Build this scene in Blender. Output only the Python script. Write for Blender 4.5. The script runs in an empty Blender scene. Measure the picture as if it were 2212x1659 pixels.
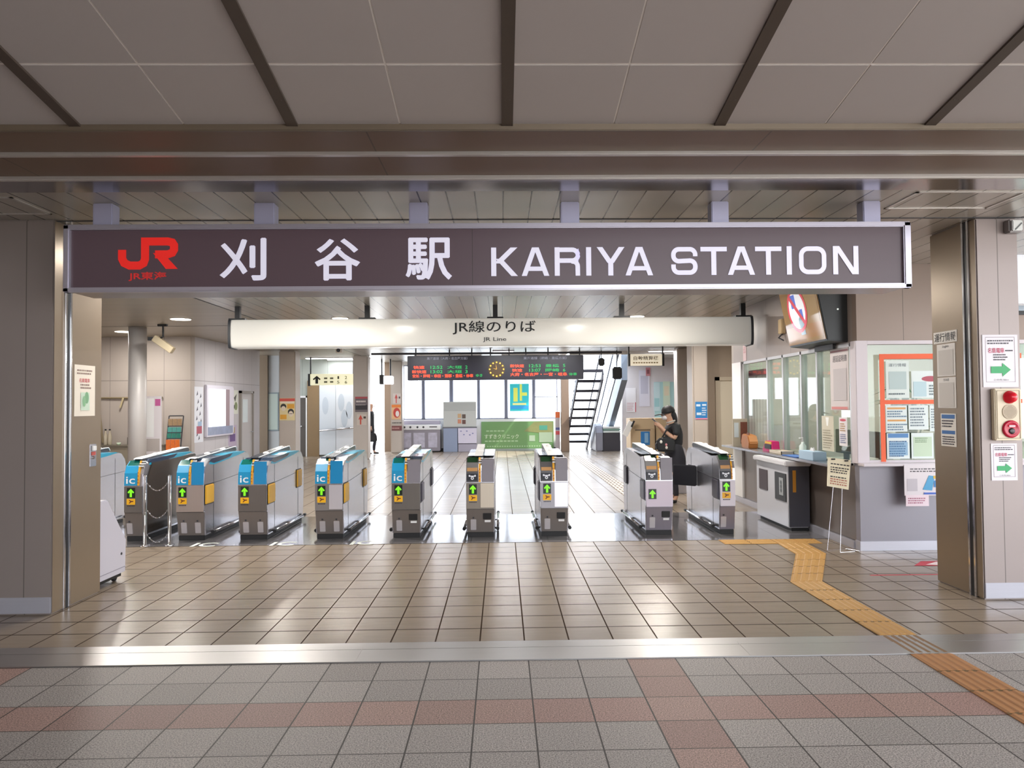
import bpy, bmesh, math, random
from mathutils import Vector, Matrix

random.seed(7)
sc = bpy.context.scene
COL = sc.collection
PI = math.pi

# ------------------------------------------------------------------ camera
FPX, IMW, IMH = 1620.0, 2212, 1659
YAW, ROLL = math.radians(1.1), 0.0085
CPX = 1084.0 + FPX * math.tan(YAW)          # principal point
PITCH = math.atan((873.0 - IMH / 2) / FPX)
EYE = Vector((0, 0, 1.6))
FWD = Vector((math.sin(YAW) * math.cos(PITCH), math.cos(YAW) * math.cos(PITCH), math.sin(PITCH)))
_r = Vector((math.cos(YAW), -math.sin(YAW), 0)); _u = _r.cross(FWD)
RGT = _r * math.cos(ROLL) - _u * math.sin(ROLL)
UPV = _u * math.cos(ROLL) + _r * math.sin(ROLL)
cd = bpy.data.cameras.new('camera'); cam = bpy.data.objects.new('camera', cd); COL.objects.link(cam)
cd.sensor_width = 36.0; cd.lens = 36.0 * FPX / IMW
cd.shift_x = -(CPX - IMW / 2) / IMW
cd.clip_start = 0.05; cd.clip_end = 300
m3 = Matrix((RGT, UPV, -FWD)).transposed()
cam.matrix_world = Matrix.Translation(EYE) @ m3.to_4x4()
sc.camera = cam

def at(px, py, X=None, Y=None, Z=None):
    """measured point: picture position plus the plane it lies on -> metres"""
    d = FWD + RGT * ((px - CPX) / FPX) + UPV * ((IMH / 2 - py) / FPX)
    if X is not None: t = X / d.x
    elif Y is not None: t = Y / d.y
    else: t = (Z - 1.6) / d.z
    return EYE + d * t

# ------------------------------------------------------------------ world, exposure, lights
sc.view_settings.view_transform = 'Standard'; sc.view_settings.look = 'None'
sc.view_settings.gamma = 1.0; sc.view_settings.use_curve_mapping = False
sc.view_settings.exposure = 0.0
w = bpy.data.worlds.new('sky'); sc.world = w; w.use_nodes = True
bg = w.node_tree.nodes['Background']
tcw = w.node_tree.nodes.new('ShaderNodeTexCoord'); sep = w.node_tree.nodes.new('ShaderNodeSeparateXYZ')
rmp = w.node_tree.nodes.new('ShaderNodeValToRGB')
w.node_tree.links.new(tcw.outputs['Generated'], sep.inputs[0]); w.node_tree.links.new(sep.outputs['Z'], rmp.inputs[0])
rmp.color_ramp.elements[0].color = (0.93, 0.96, 1.0, 1); rmp.color_ramp.elements[1].color = (0.80, 0.89, 1.0, 1)
w.node_tree.links.new(rmp.outputs[0], bg.inputs['Color'])
bg.inputs['Strength'].default_value = 6.5
try:
    sc.cycles.max_bounces = 8; sc.cycles.diffuse_bounces = 4; sc.cycles.glossy_bounces = 4
    sc.cycles.transparent_max_bounces = 12; sc.cycles.use_denoising = True
    sc.cycles.caustics_reflective = False; sc.cycles.caustics_refractive = False
    sc.cycles.sample_clamp_indirect = 2.5
except Exception: pass

sd = bpy.data.lights.new('sun', 'SUN'); sd.energy = 9.0; sd.angle = .02; sd.color = (1, .96, .9)
so = bpy.data.objects.new('sun', sd); COL.objects.link(so); so.location = (30, -10, 30)
so.rotation_euler = Vector((-.75, .28, -1)).to_track_quat('-Z', 'Y').to_euler()

def area(name, loc, size, power, color=(1, .93, .84), rot=(0, 0, 0), shape='DISK', spread=None):
    l = bpy.data.lights.new(name, 'AREA'); l.energy = power; l.color = color; l.shape = shape
    if shape == 'DISK': l.size = size
    else: l.size, l.size_y = size
    if spread: l.spread = spread
    o = bpy.data.objects.new(name, l); COL.objects.link(o); o.location = loc; o.rotation_euler = rot
    return o

# ------------------------------------------------------------------ materials
def lin(c):
    if isinstance(c, str): c = tuple(int(c[i:i+2], 16) / 255 for i in (0, 2, 4))
    f = lambda v: v / 12.92 if v <= .04045 else ((v + .055) / 1.055) ** 2.4
    return tuple(f(v) for v in c[:3]) + (1,)

MC = {}
def mat(color, rough=.5, metal=0., emit=0., noise=0., nscale=8., spec=None, bump=0., alpha=None):
    key = (color, rough, metal, emit, noise, nscale, spec, bump, alpha)
    if key in MC: return MC[key]
    m = bpy.data.materials.new('m_%d' % len(MC)); m.use_nodes = True
    nt = m.node_tree; b = nt.nodes['Principled BSDF']
    c = lin(color)
    b.inputs['Base Color'].default_value = c; b.inputs['Roughness'].default_value = rough
    b.inputs['Metallic'].default_value = metal
    if spec is not None: b.inputs['Specular IOR Level'].default_value = spec
    if emit:
        b.inputs['Emission Color'].default_value = c; b.inputs['Emission Strength'].default_value = emit
    if noise or bump:
        tc = nt.nodes.new('ShaderNodeTexCoord'); n = nt.nodes.new('ShaderNodeTexNoise')
        n.inputs['Scale'].default_value = nscale; n.inputs['Detail'].default_value = 4
        nt.links.new(tc.outputs['Object'], n.inputs['Vector'])
        if noise:
            hs = nt.nodes.new('ShaderNodeHueSaturation'); mr = nt.nodes.new('ShaderNodeMapRange')
            mr.inputs['To Min'].default_value = 1 - noise; mr.inputs['To Max'].default_value = 1 + noise
            nt.links.new(n.outputs['Fac'], mr.inputs['Value']); nt.links.new(mr.outputs[0], hs.inputs['Value'])
            hs.inputs['Color'].default_value = c; nt.links.new(hs.outputs[0], b.inputs['Base Color'])
        if bump:
            bp = nt.nodes.new('ShaderNodeBump'); bp.inputs['Strength'].default_value = bump
            nt.links.new(n.outputs['Fac'], bp.inputs['Height']); nt.links.new(bp.outputs[0], b.inputs['Normal'])
    MC[key] = m
    return m

class NB:
    """small node-graph writer"""
    def __init__(s, name):
        s.m = bpy.data.materials.new(name); s.m.use_nodes = True; s.nt = s.m.node_tree
        s.b = s.nt.nodes['Principled BSDF']
        g = s.nt.nodes.new('ShaderNodeNewGeometry'); sp = s.nt.nodes.new('ShaderNodeSeparateXYZ')
        s.nt.links.new(g.outputs['Position'], sp.inputs[0]); s.pos = g.outputs['Position']
        s.x, s.y, s.z = sp.outputs
    def put(s, sock, v):
        if hasattr(v, 'node'): s.nt.links.new(v, sock)
        else: sock.default_value = v
    def math(s, op, a, b=0., c=0.):
        n = s.nt.nodes.new('ShaderNodeMath'); n.operation = op
        for i, v in enumerate((a, b, c)): s.put(n.inputs[i], v)
        return n.outputs[0]
    def comb(s, x, y, z=0.):
        n = s.nt.nodes.new('ShaderNodeCombineXYZ')
        for i, v in enumerate((x, y, z)): s.put(n.inputs[i], v)
        return n.outputs[0]
    def white(s, vec):
        n = s.nt.nodes.new('ShaderNodeTexWhiteNoise'); s.put(n.inputs['Vector'], vec); return n.outputs['Value']
    def noise(s, vec, scale, detail=3.):
        n = s.nt.nodes.new('ShaderNodeTexNoise'); s.put(n.inputs['Vector'], vec)
        n.inputs['Scale'].default_value = scale; n.inputs['Detail'].default_value = detail; return n.outputs['Fac']
    def mix(s, f, a, b):
        n = s.nt.nodes.new('ShaderNodeMix'); n.data_type = 'RGBA'
        s.put(n.inputs[0], f); s.put(n.inputs[6], a); s.put(n.inputs[7], b); return n.outputs[2]
    def val(s, col, v):
        n = s.nt.nodes.new('ShaderNodeHueSaturation'); s.put(n.inputs['Color'], col); s.put(n.inputs['Value'], v); return n.outputs[0]
    def rng(s, v, a, b):
        n = s.nt.nodes.new('ShaderNodeMapRange'); s.put(n.inputs[0], v); n.inputs[3].default_value = a; n.inputs[4].default_value = b; return n.outputs[0]
    def cell(s, v, o, p):
        q = s.math('DIVIDE', s.math('SUBTRACT', v, o), p)
        return s.math('FLOOR', q), s.math('FRACT', q)
    def line(s, fr, p, wd):
        """1 inside a joint of width wd metres"""
        d = s.math('MINIMUM', fr, s.math('SUBTRACT', 1., fr))
        return s.math('LESS_THAN', d, wd / p / 2)
    def bump(s, h, st, dist=.01):
        n = s.nt.nodes.new('ShaderNodeBump'); s.put(n.inputs['Height'], h); n.inputs['Strength'].default_value = st
        n.inputs['Distance'].default_value = dist; s.nt.links.new(n.outputs[0], s.b.inputs['Normal'])
    def out(s, col=None, rough=None, metal=None):
        if col is not None: s.put(s.b.inputs['Base Color'], col)
        if rough is not None: s.put(s.b.inputs['Roughness'], rough)
        if metal is not None: s.b.inputs['Metallic'].default_value = metal
        return s.m

def hall_floor():
    n = NB('hall_tile'); px, py = .3013, .3035
    cx, fx = n.cell(n.x, -.162, px); cy, fy = n.cell(n.y, 5.105, py)
    j = n.math('MAXIMUM', n.line(fx, px, .010), n.math('MULTIPLY', n.line(fy, py, .017), .9))
    v = n.rng(n.white(n.comb(cx, cy)), .97, 1.03)
    # streaky clay grain that follows the rows
    g = n.rng(n.noise(n.comb(n.math('MULTIPLY', n.x, 1.2), n.math('MULTIPLY', n.y, 9.)), 3.), .9, 1.1)
    base = n.val(n.val(lin('8f8172'), v), g)
    col = n.mix(j, base, lin('463b33'))
    n.bump(n.math('SUBTRACT', 1., n.line(fx, px, .012)), .08, .002)
    n.put(n.b.inputs['Specular IOR Level'], n.math('MULTIPLY', .5, n.math('SUBTRACT', 1., j)))
    rg = n.math('ADD', .27, n.math('MULTIPLY', j, .3))
    return n.out(col, rg)
def outer_floor():
    n = NB('paving_tile'); p = .3065
    cx, fx = n.cell(n.x, -.154, p); cy, fy = n.cell(n.y, 4.419 - 20 * .3065, p)
    j = n.math('MAXIMUM', n.line(fx, p, .008), n.line(fy, p, .007))
    # red bands: the row nearest but two, and one column in thirteen
    mr = n.math('COMPARE', n.math('FLOORED_MODULO', n.math('SUBTRACT', cy, 18.), 13.), 0., .3)
    mc = n.math('COMPARE', n.math('FLOORED_MODULO', n.math('SUBTRACT', cx, 3.), 13.), 0., .3)
    red = n.math('MAXIMUM', mr, mc)
    w = n.white(n.comb(cx, cy)); w2 = n.white(n.comb(cy, cx, 3.))
    sp = n.noise(n.pos, 150., 1.); sp2 = n.noise(n.pos, 110., 2.)
    grey = n.mix(w2, lin('a39c98'), lin('99928e'))
    rd = n.mix(w2, lin('9a7b74'), lin('a2857c'))
    col = n.val(n.val(n.mix(red, grey, rd), n.rng(w, .9, 1.1)), n.math('MAXIMUM', .3, n.math('ADD', 1., n.math('ADD', n.math('MULTIPLY', n.math('SUBTRACT', sp, .5), 2.6), n.math('MULTIPLY', n.math('SUBTRACT', sp2, .5), 1.2)))))
    col = n.mix(j, col, lin('2c2622'))
    n.bump(n.math('ADD', n.math('SUBTRACT', 1., j), n.math('MULTIPLY', sp, .25)), .4, .006)
    return n.out(col, .55)
def strip_floor():
    n = NB('gate_plate'); px = .906; py = .74
    cx, fx = n.cell(n.x, .53, px); cy, fy = n.cell(n.y, 8.72, py)
    j = n.math('MAXIMUM', n.line(fx, px, .006), n.line(fy, py, .006))
    c = n.val(lin('a8a5a8'), n.rng(n.noise(n.comb(n.math('MULTIPLY', n.x, .8), n.math('MULTIPLY', n.y, 14.)), 2.), .85, 1.15))
    n.bump(n.math('SUBTRACT', 1., j), .2, .003)
    return n.out(n.mix(j, c, lin('45403d')), .12, .7)
def strip_ceiling(col, rough, metal, axis='x', p=.2, o=0.02):
    n = NB('ceiling_strip'); v = n.x if axis == 'x' else n.y
    c, f = n.cell(v, o, p); j = n.line(f, p, .010)
    n.bump(n.math('SUBTRACT', 1., j), .3, .004)
    base = n.val(lin(col), n.rng(n.white(n.comb(c, 0.)), .95, 1.05))
    return n.out(n.mix(j, base, lin('2a2724')), rough, metal)
def panel_wall(col, rough, axis='x', p=1., o=0., zl=None, metal=0., wd=.008):
    n = NB('panel_wall'); v = n.x if axis == 'x' else n.y
    c, f = n.cell(v, o, p); j = n.line(f, p, wd)
    if zl: j = n.math('MAXIMUM', j, n.math('COMPARE', n.z, zl, .006))
    n.bump(n.math('SUBTRACT', 1., j), .4, .004)
    base = n.val(lin(col), n.rng(n.noise(n.pos, 2.), .95, 1.05))
    return n.out(n.mix(j, base, n.val(base, .5)), rough, metal)
def brushed(col, rough, ax='x', metal=1.):
    n = NB('brushed_metal')
    s = (1.5, 40., 40.) if ax == 'x' else ((40., 1.5, 40.) if ax == 'y' else (40., 40., 1.5))
    v = n.comb(n.math('MULTIPLY', n.x, s[0]), n.math('MULTIPLY', n.y, s[1]), n.math('MULTIPLY', n.z, s[2]))
    f = n.noise(v, 1.5, 4.)
    return n.out(n.val(lin(col), n.rng(f, .96, 1.04)), rough, metal)
def glass_mat(tint='f8fbff', gloss=.12, rough=.02):
    m = bpy.data.materials.new('glass'); m.use_nodes = True; nt = m.node_tree; nt.nodes.clear()
    o = nt.nodes.new('ShaderNodeOutputMaterial'); t = nt.nodes.new('ShaderNodeBsdfTransparent'); g = nt.nodes.new('ShaderNodeBsdfGlossy')
    t.inputs[0].default_value = lin(tint); g.inputs['Roughness'].default_value = rough
    x = nt.nodes.new('ShaderNodeMixShader'); fr = nt.nodes.new('ShaderNodeLayerWeight'); fr.inputs[0].default_value = .25
    mr = nt.nodes.new('ShaderNodeMapRange'); mr.inputs[3].default_value = gloss * .5; mr.inputs[4].default_value = .3
    nt.links.new(fr.outputs['Fresnel'], mr.inputs[0]); nt.links.new(mr.outputs[0], x.inputs[0])
    nt.links.new(t.outputs[0], x.inputs[1]); nt.links.new(g.outputs[0], x.inputs[2]); nt.links.new(x.outputs[0], o.inputs[0])
    return m

M = dict(
    hall=hall_floor(), outer=outer_floor(), strip=strip_floor(),
    ceil=strip_ceiling('b3ada6', .27, .2), ceil_left=strip_ceiling('a39a8c', .38, .2, 'y', .15), ceil_far=strip_ceiling('aaa7a2', .35, .4, 'x', .3),
    canopy=mat('aea7a5', .5, .1, noise=.03, nscale=2), joint=mat('e6e0da', .5), beam=mat('463b34', .5, noise=.06), lip=brushed('cfcac6', .32, 'x', .6),
    soffit=mat('7d6654', .45, .15, noise=.03, nscale=2), mirror=brushed('a9a5a8', .16), pillar=panel_wall('988d89', .42, 'x', .46, -3.715 - .46 * 20, None, .25),
    steel=brushed('c9c8cf', .26, 'z', .9), steel_x=brushed('b9b7b7', .36, 'x'), kick=brushed('b9b8c2', .3, 'x', .35), chrome=mat('d8d8dc', .12, 1.), dsteel=brushed('77706c', .3, 'z', .9), bronze=mat('6f6253', .35, .5, noise=.04),
    white=mat('e9e8e8', .4), black=mat('1b1b1e', .4), rubber=mat('161618', .6), dark=mat('3a3a40', .45), glass=glass_mat(), gglass=glass_mat('edf3ee', .08), wood=mat('a5805a', .5, noise=.1),
)

def paper_mat(col):
    m = bpy.data.materials.new('thin_paper'); m.use_nodes = True; nt = m.node_tree; nt.nodes.clear()
    o = nt.nodes.new('ShaderNodeOutputMaterial'); a = nt.nodes.new('ShaderNodeBsdfDiffuse'); b = nt.nodes.new('ShaderNodeBsdfTranslucent'); x = nt.nodes.new('ShaderNodeMixShader')
    a.inputs[0].default_value = lin(col); b.inputs[0].default_value = lin(col); x.inputs[0].default_value = .5
    nt.links.new(a.outputs[0], x.inputs[1]); nt.links.new(b.outputs[0], x.inputs[2]); nt.links.new(x.outputs[0], o.inputs[0]); return m

# ------------------------------------------------------------------ mesh helpers
def nbm(): return bmesh.new()
def box(bm, x0, x1, y0, y1, z0, z1):
    vs = [bm.verts.new((x, y, z)) for x in (x0, x1) for y in (y0, y1) for z in (z0, z1)]
    for f in ((0, 1, 3, 2), (4, 6, 7, 5), (0, 4, 5, 1), (2, 3, 7, 6), (0, 2, 6, 4), (1, 5, 7, 3)):
        bm.faces.new([vs[i] for i in f])
    return vs
def prism(bm, poly, axis, a, b):
    """closed outline swept along an axis; the outline is in the other two axes, in xyz order"""
    def mk(p, t):
        return {'x': (t, p[0], p[1]), 'y': (p[0], t, p[1]), 'z': (p[0], p[1], t)}[axis]
    A = [bm.verts.new(mk(p, a)) for p in poly]; B = [bm.verts.new(mk(p, b)) for p in poly]
    n = len(poly)
    bm.faces.new(A); bm.faces.new(B[::-1])
    for i in range(n): bm.faces.new((A[i], B[i], B[(i + 1) % n], A[(i + 1) % n]))
    return A + B
def tube(bm, pts, r, seg=10, closed=False):
    pts = [Vector(p) for p in pts]; rings = []
    n = len(pts)
    for i, p in enumerate(pts):
        if closed: d = pts[(i + 1) % n] - pts[i - 1]
        else: d = pts[min(i + 1, n - 1)] - pts[max(i - 1, 0)]
        d.normalize(); a = d.orthogonal().normalized() if i == 0 else (a - d * a.dot(d)).normalized()
        b = d.cross(a); rr = r[i] if isinstance(r, (list, tuple)) else r
        rings.append([bm.verts.new(p + (a * math.cos(2 * PI * k / seg) + b * math.sin(2 * PI * k / seg)) * rr) for k in range(seg)])
    for i in range(n - (0 if closed else 1)):
        A, B = rings[i], rings[(i + 1) % n]
        for k in range(seg): bm.faces.new((A[k], A[(k + 1) % seg], B[(k + 1) % seg], B[k]))
    if not closed: bm.faces.new(rings[0][::-1]); bm.faces.new(rings[-1])
def lathe(bm, prof, c, seg=24, axis='z'):
    """prof: (radius, height) from one end to the other, about an axis through c"""
    rings = []
    for r, h in prof:
        ring = []
        for k in range(seg):
            a, b = max(r, 1e-4) * math.cos(2 * PI * k / seg), max(r, 1e-4) * math.sin(2 * PI * k / seg)
            v = {'z': (a, b, h), 'y': (a, h, b), 'x': (h, a, b)}[axis]
            ring.append(bm.verts.new(Vector(c) + Vector(v)))
        rings.append(ring)
    for A, B in zip(rings, rings[1:]):
        for k in range(seg): bm.faces.new((A[k], A[(k + 1) % seg], B[(k + 1) % seg], B[k]))
    bm.faces.new(rings[0][::-1]); bm.faces.new(rings[-1])
def sphere(bm, c, r, sx=1, sy=1, sz=1, u=16, v=10):
    mt = Matrix.Translation(c) @ Matrix.Diagonal((sx, sy, sz, 1))
    bmesh.ops.create_uvsphere(bm, u_segments=u, v_segments=v, radius=r, matrix=mt)

BASIS = {'front': ((1, 0, 0), (0, 0, 1), (0, -1, 0)), 'back': ((-1, 0, 0), (0, 0, 1), (0, 1, 0)),
         'left': ((0, -1, 0), (0, 0, 1), (-1, 0, 0)), 'right': ((0, 1, 0), (0, 0, 1), (1, 0, 0)), 'up': ((1, 0, 0), (0, 1, 0), (0, 0, 1))}
def frame(orient, o):
    ux, uy, n = (Vector(v) for v in BASIS[orient])
    return Matrix((ux, uy, n)).transposed().to_4x4() if o is None else Matrix.Translation(o) @ Matrix((ux, uy, n)).transposed().to_4x4()

def obj(name, bm, m, parent=None, bevel=0., smooth=False, seg=2):
    """one mesh object; the shape is given in world space and stored about its parent"""
    bmesh.ops.recalc_face_normals(bm, faces=bm.faces[:])
    if bevel:
        es = [e for e in bm.edges if len(e.link_faces) == 2 and e.calc_face_angle(0) > .5]
        bmesh.ops.bevel(bm, geom=es, offset=bevel, segments=seg, affect='EDGES', clamp_overlap=True)
    me = bpy.data.meshes.new(name); bm.to_mesh(me); bm.free()
    if m is not None: me.materials.append(m)
    if smooth:
        for p in me.polygons: p.use_smooth = True
    o = bpy.data.objects.new(name, me); COL.objects.link(o)
    if parent is not None:
        o.parent = parent; me.transform(Matrix.Translation(-ORG[parent.name]))
        ORG[o.name] = ORG[parent.name]
    else: ORG[o.name] = Vector((0, 0, 0))
    return o
ORG = {}
def tag(o, label=None, cat=None, group=None, kind=None):
    if label: o['label'] = label
    if cat: o['category'] = cat
    if group: o['group'] = group
    if kind: o['kind'] = kind
    return o
def thing(name, label, cat, loc=(0, 0, 0), group=None):
    o = bpy.data.objects.new(name, None); COL.objects.link(o); o.location = loc; o.empty_display_size = .1
    ORG[o.name] = Vector(loc)
    return tag(o, label, cat, group)
def struct(name, bm, m, bevel=0., parent=None, label=None):
    o = obj(name, bm, m, parent, bevel)
    if parent is None: o['kind'] = 'structure'
    if label: o['label'] = label
    return o
def B(*a):
    bm = nbm(); box(bm, *a); return bm
def retree(o, dx=(0, 0, 0), parent=None):
    """a copy of a thing with copies of its parts and sub-parts"""
    c = o.copy(); COL.objects.link(c)
    if parent is not None: c.parent = parent
    else: c.location = o.location + Vector(dx)
    for ch in o.children: retree(ch, parent=c)
    return c

# ------------------------------------------------------------------ writing
def text_polys(s, size, weight=0., res=3):
    cu = bpy.data.curves.new('t', 'FONT'); cu.body = s; cu.size = size; cu.align_x = 'CENTER'; cu.align_y = 'CENTER'
    cu.offset = weight; cu.resolution_u = res
    o = bpy.data.objects.new('t', cu); COL.objects.link(o)
    dg = bpy.context.evaluated_depsgraph_get(); me = bpy.data.meshes.new_from_object(o.evaluated_get(dg))
    bpy.data.objects.remove(o); bpy.data.curves.remove(cu)
    vs = [v.co.copy() for v in me.vertices]; fs = [tuple(p.vertices) for p in me.polygons]
    bpy.data.meshes.remove(me)
    return vs, fs
def add_text(bm, s, fr, cx, cy, size, depth=.001, weight=0., sx=1., fit=None):
    """lettering laid on the frame fr (x right, y up, z out); fit = (width, height) stretches it to those metres"""
    vs, fs = text_polys(s, size, weight)
    if not vs: return
    x0, x1 = min(v.x for v in vs), max(v.x for v in vs); y0, y1 = min(v.y for v in vs), max(v.y for v in vs)
    mx, my = (x0 + x1) / 2, (y0 + y1) / 2
    kx = fit[0] / (x1 - x0) if fit and fit[0] else sx; ky = fit[1] / (y1 - y0) if fit and fit[1] else 1.
    if fit and fit[0] and not fit[1]: ky = kx
    if fit and fit[1] and not fit[0]: kx = ky * sx
    P = [bm.verts.new(fr @ Vector((cx + (v.x - mx) * kx, cy + (v.y - my) * ky, depth))) for v in vs]
    for f in fs:
        try: bm.faces.new([P[i] for i in f])
        except ValueError: pass
def flat(bm, fr, poly, depth=.001):
    bm.faces.new([bm.verts.new(fr @ Vector((x, y, depth))) for x, y in poly])
def rect(cx, cy, w, h): return [(cx - w/2, cy - h/2), (cx + w/2, cy - h/2), (cx + w/2, cy + h/2), (cx - w/2, cy + h/2)]
def disc(cx, cy, r, n=24, ry=None): return [(cx + r * math.cos(2*PI*k/n), cy + (ry or r) * math.sin(2*PI*k/n)) for k in range(n)]
def arrow_r(cx, cy, w, h):
    return [(cx - w/2, cy - h*.25), (cx + w*.08, cy - h*.25), (cx + w*.08, cy - h/2), (cx + w/2, cy), (cx + w*.08, cy + h/2), (cx + w*.08, cy + h*.25), (cx - w/2, cy + h*.25)]
def arrow_u(cx, cy, w, h):
    return [(cx - w*.17, cy - h/2), (cx + w*.17, cy - h/2), (cx + w*.17, cy + h*.12), (cx + w*.36, cy - h*.06), (cx + w/2, cy + h*.08), (cx, cy + h/2), (cx - w/2, cy + h*.08), (cx - w*.36, cy - h*.06), (cx - w*.17, cy + h*.12)]
def sheet(name, label, cat, orient, c, w, h, color, els=(), group=None, thick=.003, rough=.5, emit=0., parent=None):
    """a printed sheet with thickness; els = (part name, colour, kind, args...) laid on its face"""
    fr = frame(orient, c)
    bm = nbm()
    v = box(bm, -w/2, w/2, -h/2, h/2, -thick, 0)
    bmesh.ops.transform(bm, matrix=fr, verts=bm.verts[:])
    o = obj(name, bm, mat(color, rough, 0, emit), parent)
    if parent is None: tag(o, label, cat, group)
    layers = {}
    for e in els:
        nm, colr, kind, a = e[0], e[1], e[2], e[3:]
        k = (nm, colr)
        if k not in layers: layers[k] = (nbm(), .0012 * (len(layers) + 1))
        b, dp = layers[k]
        if kind == 'rect': flat(b, fr, rect(*a), dp)
        elif kind == 'poly': flat(b, fr, a[0], dp)
        elif kind == 'disc': flat(b, fr, disc(*a), dp)
        elif kind == 'ring':
            cx, cy, r0, r1, ry = a
            n = 32; A = [b.verts.new(fr @ Vector((x, y, dp))) for x, y in disc(cx, cy, r0, n, r0 * ry)]; Bv = [b.verts.new(fr @ Vector((x, y, dp))) for x, y in disc(cx, cy, r1, n, r1 * ry)]
            for i in range(n): b.faces.new((A[i], A[(i+1) % n], Bv[(i+1) % n], Bv[i]))
        elif kind == 'text': add_text(b, a[0], fr, a[1], a[2], 1., dp, a[5] if len(a) > 5 else 0., 1., (a[3], a[4]))
        elif kind == 'lines':      # rows of print too small to read
            x0, x1, y0, y1, rows = a; rr = random.Random(int(abs(x0 * 977 + y0 * 373) * 100))
            hh = (y1 - y0) / rows
            for i in range(rows):
                x = x0; yy = y1 - (i + .5) * hh; end = x1 - rr.random() * .3 * (x1 - x0)
                while x < end:
                    l = (x1 - x0) * (.04 + .08 * rr.random()); flat(b, fr, rect(min(x + l / 2, x1), yy, l, hh * .5), dp); x += l + (x1 - x0) * .025
    for (nm, colr), (b, dp) in layers.items():
        obj(nm, b, mat(colr, rough, 0, emit), o)
    return o

# ================================================================== THE SETTING
ZC = 3.08                                   # hall ceiling
struct('floor', B(-12, 9.5, 5.10, 32, -.15, 0), M['hall'])
struct('floor_gate_plate', B(-7.4, 3.80, 8.72, 10.93, -.12, .003), M['strip'])
struct('floor_paving', B(-9.2, 9.2, -8, 4.725, -.15, 0), M['outer'])
bm = nbm(); box(bm, 9.2, 60, -60, 90, -.15, 0); box(bm, -60, 9.2, -60, -8, -.15, 0); struct('ground_bounce', bm, mat('c6c0b6', .8, noise=.06, nscale=.5))  # unseen plaza, made pale to bounce light up under the canopy
bm = nbm(); box(bm, -12, 9.5, 4.725, 4.955, -.1, .008); box(bm, -12, 9.5, 4.965, 5.10, -.1, .006)
for x in (-.93, 1.55, -4.2, 4.6): box(bm, x, x + .006, 4.726, 5.0, .008, .0095)
struct('trim_1', bm, M['steel_x'], .004, label='steel threshold across the station entrance')

# outer canopy: sloping panels between dark ribs
SL = .183
def cz(y): return 3.09 + SL * (3.985 - y)
def slab(bm, x0, x1, y0, y1, lo, hi):
    vs = [bm.verts.new((x, y, cz(y) + h)) for x in (x0, x1) for y in (y0, y1) for h in (lo, hi)]
    for f in ((0, 1, 3, 2), (4, 6, 7, 5), (0, 4, 5, 1), (2, 3, 7, 6), (0, 2, 6, 4), (1, 5, 7, 3)): bm.faces.new([vs[i] for i in f])
bm = nbm(); slab(bm, -9, 9.2, -6, 3.985, .003, .12); struct('ceiling_canopy_backing', bm, M['joint'])
bm = nbm(); pw = 1.14
for i in range(-8, 8):
    for h in (0, 1):
        x0 = .04 + pw * i + h * pw / 2
        for k in range(18):
            y1 = 3.985 - .526 * k; y0 = y1 - .526
            slab(bm, x0 + .005, x0 + pw / 2 - .005, y0 + .008, y1 - (0 if k == 0 else .008), 0, .01)
struct('ceiling_canopy', bm, M['canopy'])
for i in range(-7, 8):
    bm = nbm(); slab(bm, .04 + pw * i - .03, .04 + pw * i + .03, -6, 3.985, -.012, .0)
    for k in range(8):
        y = 3.72 - .8 * k
        for dx in (-.012, .012): box(bm, .04 + pw*i + dx - .002, .04 + pw*i + dx + .002, y, y + .004, cz(y) - .015, cz(y) - .008)
    struct('beam', bm, M['beam'])
# stepped soffit and lips over the shutter line
bm = nbm()
box(bm, -12, 10, 3.985, 4.335, 3.075, 3.2); box(bm, -12, 10, 4.36, 4.775, 3.07, 3.2)
struct('ceiling_soffit', bm, panel_wall('6e5848', .45, 'x', 2.2, -.72))
bm = nbm(); box(bm, -12, 10, 3.96, 3.985, 3.06, 3.3); struct('trim_2', bm, M['bronze'], .004)
bm = nbm(); box(bm, -12, 10, 4.335, 4.36, 3.055, 3.2); box(bm, -12, 10, 4.36, 4.40, 3.064, 3.07); struct('trim_3', bm, M['lip'], .004)
bm = nbm(); box(bm, -12, 10, 4.775, 4.81, 3.045, 3.2); struct('trim_4', bm, M['lip'], .006)
struct('ceiling_shutter_box', B(-12, 10, 4.81, 5.13, 3.068, 3.2), M['mirror'])
# hall ceilings
struct('ceiling', B(-4.16, 10, 5.13, 17.6, ZC, ZC + .12), M['ceil'])
struct('ceiling_left', B(-12, -4.175, 5.13, 24.2, ZC, ZC + .12), M['ceil_left'])
bm = nbm(); box(bm, -4.16, 1.95, 17.6, 26.3, ZC, ZC + .12); box(bm, 1.95, 10, 17.6, 21.4, ZC, ZC + .12); box(bm, 3.95, 10, 21.4, 25.2, ZC, ZC + .12); struct('ceiling_far', bm, M['ceil_far'])
struct('ceiling_void_edge', B(1.95, 10, 21.4, 21.5, ZC - .08, 4.2), M['white'])
struct('trim_5', B(-4.175, -4.16, 5.13, 24, ZC - .006, ZC + .05), M['black'])
struct('trim_6', B(-12, -4.175, 13.78, 13.795, ZC - .004, ZC + .02), M['black'])
struct('trim_7', B(-4.16, 8, 5.96, 5.98, ZC - .005, ZC + .02), M['dark'])
# ceiling access hatches
for n_, (x0, x1, y0, y1) in enumerate(((2.95, 3.75, 5.22, 5.68), (-4.25, -3.42, 5.28, 5.75))):
    bm = nbm()
    for a in ((x0, x1, y0, y0 + .02), (x0, x1, y1 - .02, y1), (x0, x0 + .02, y0, y1), (x1 - .02, x1, y0, y1)): box(bm, *a, ZC - .006, ZC + .01)
    struct('trim_%d' % (8 + n_), bm, M['lip'])

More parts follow.
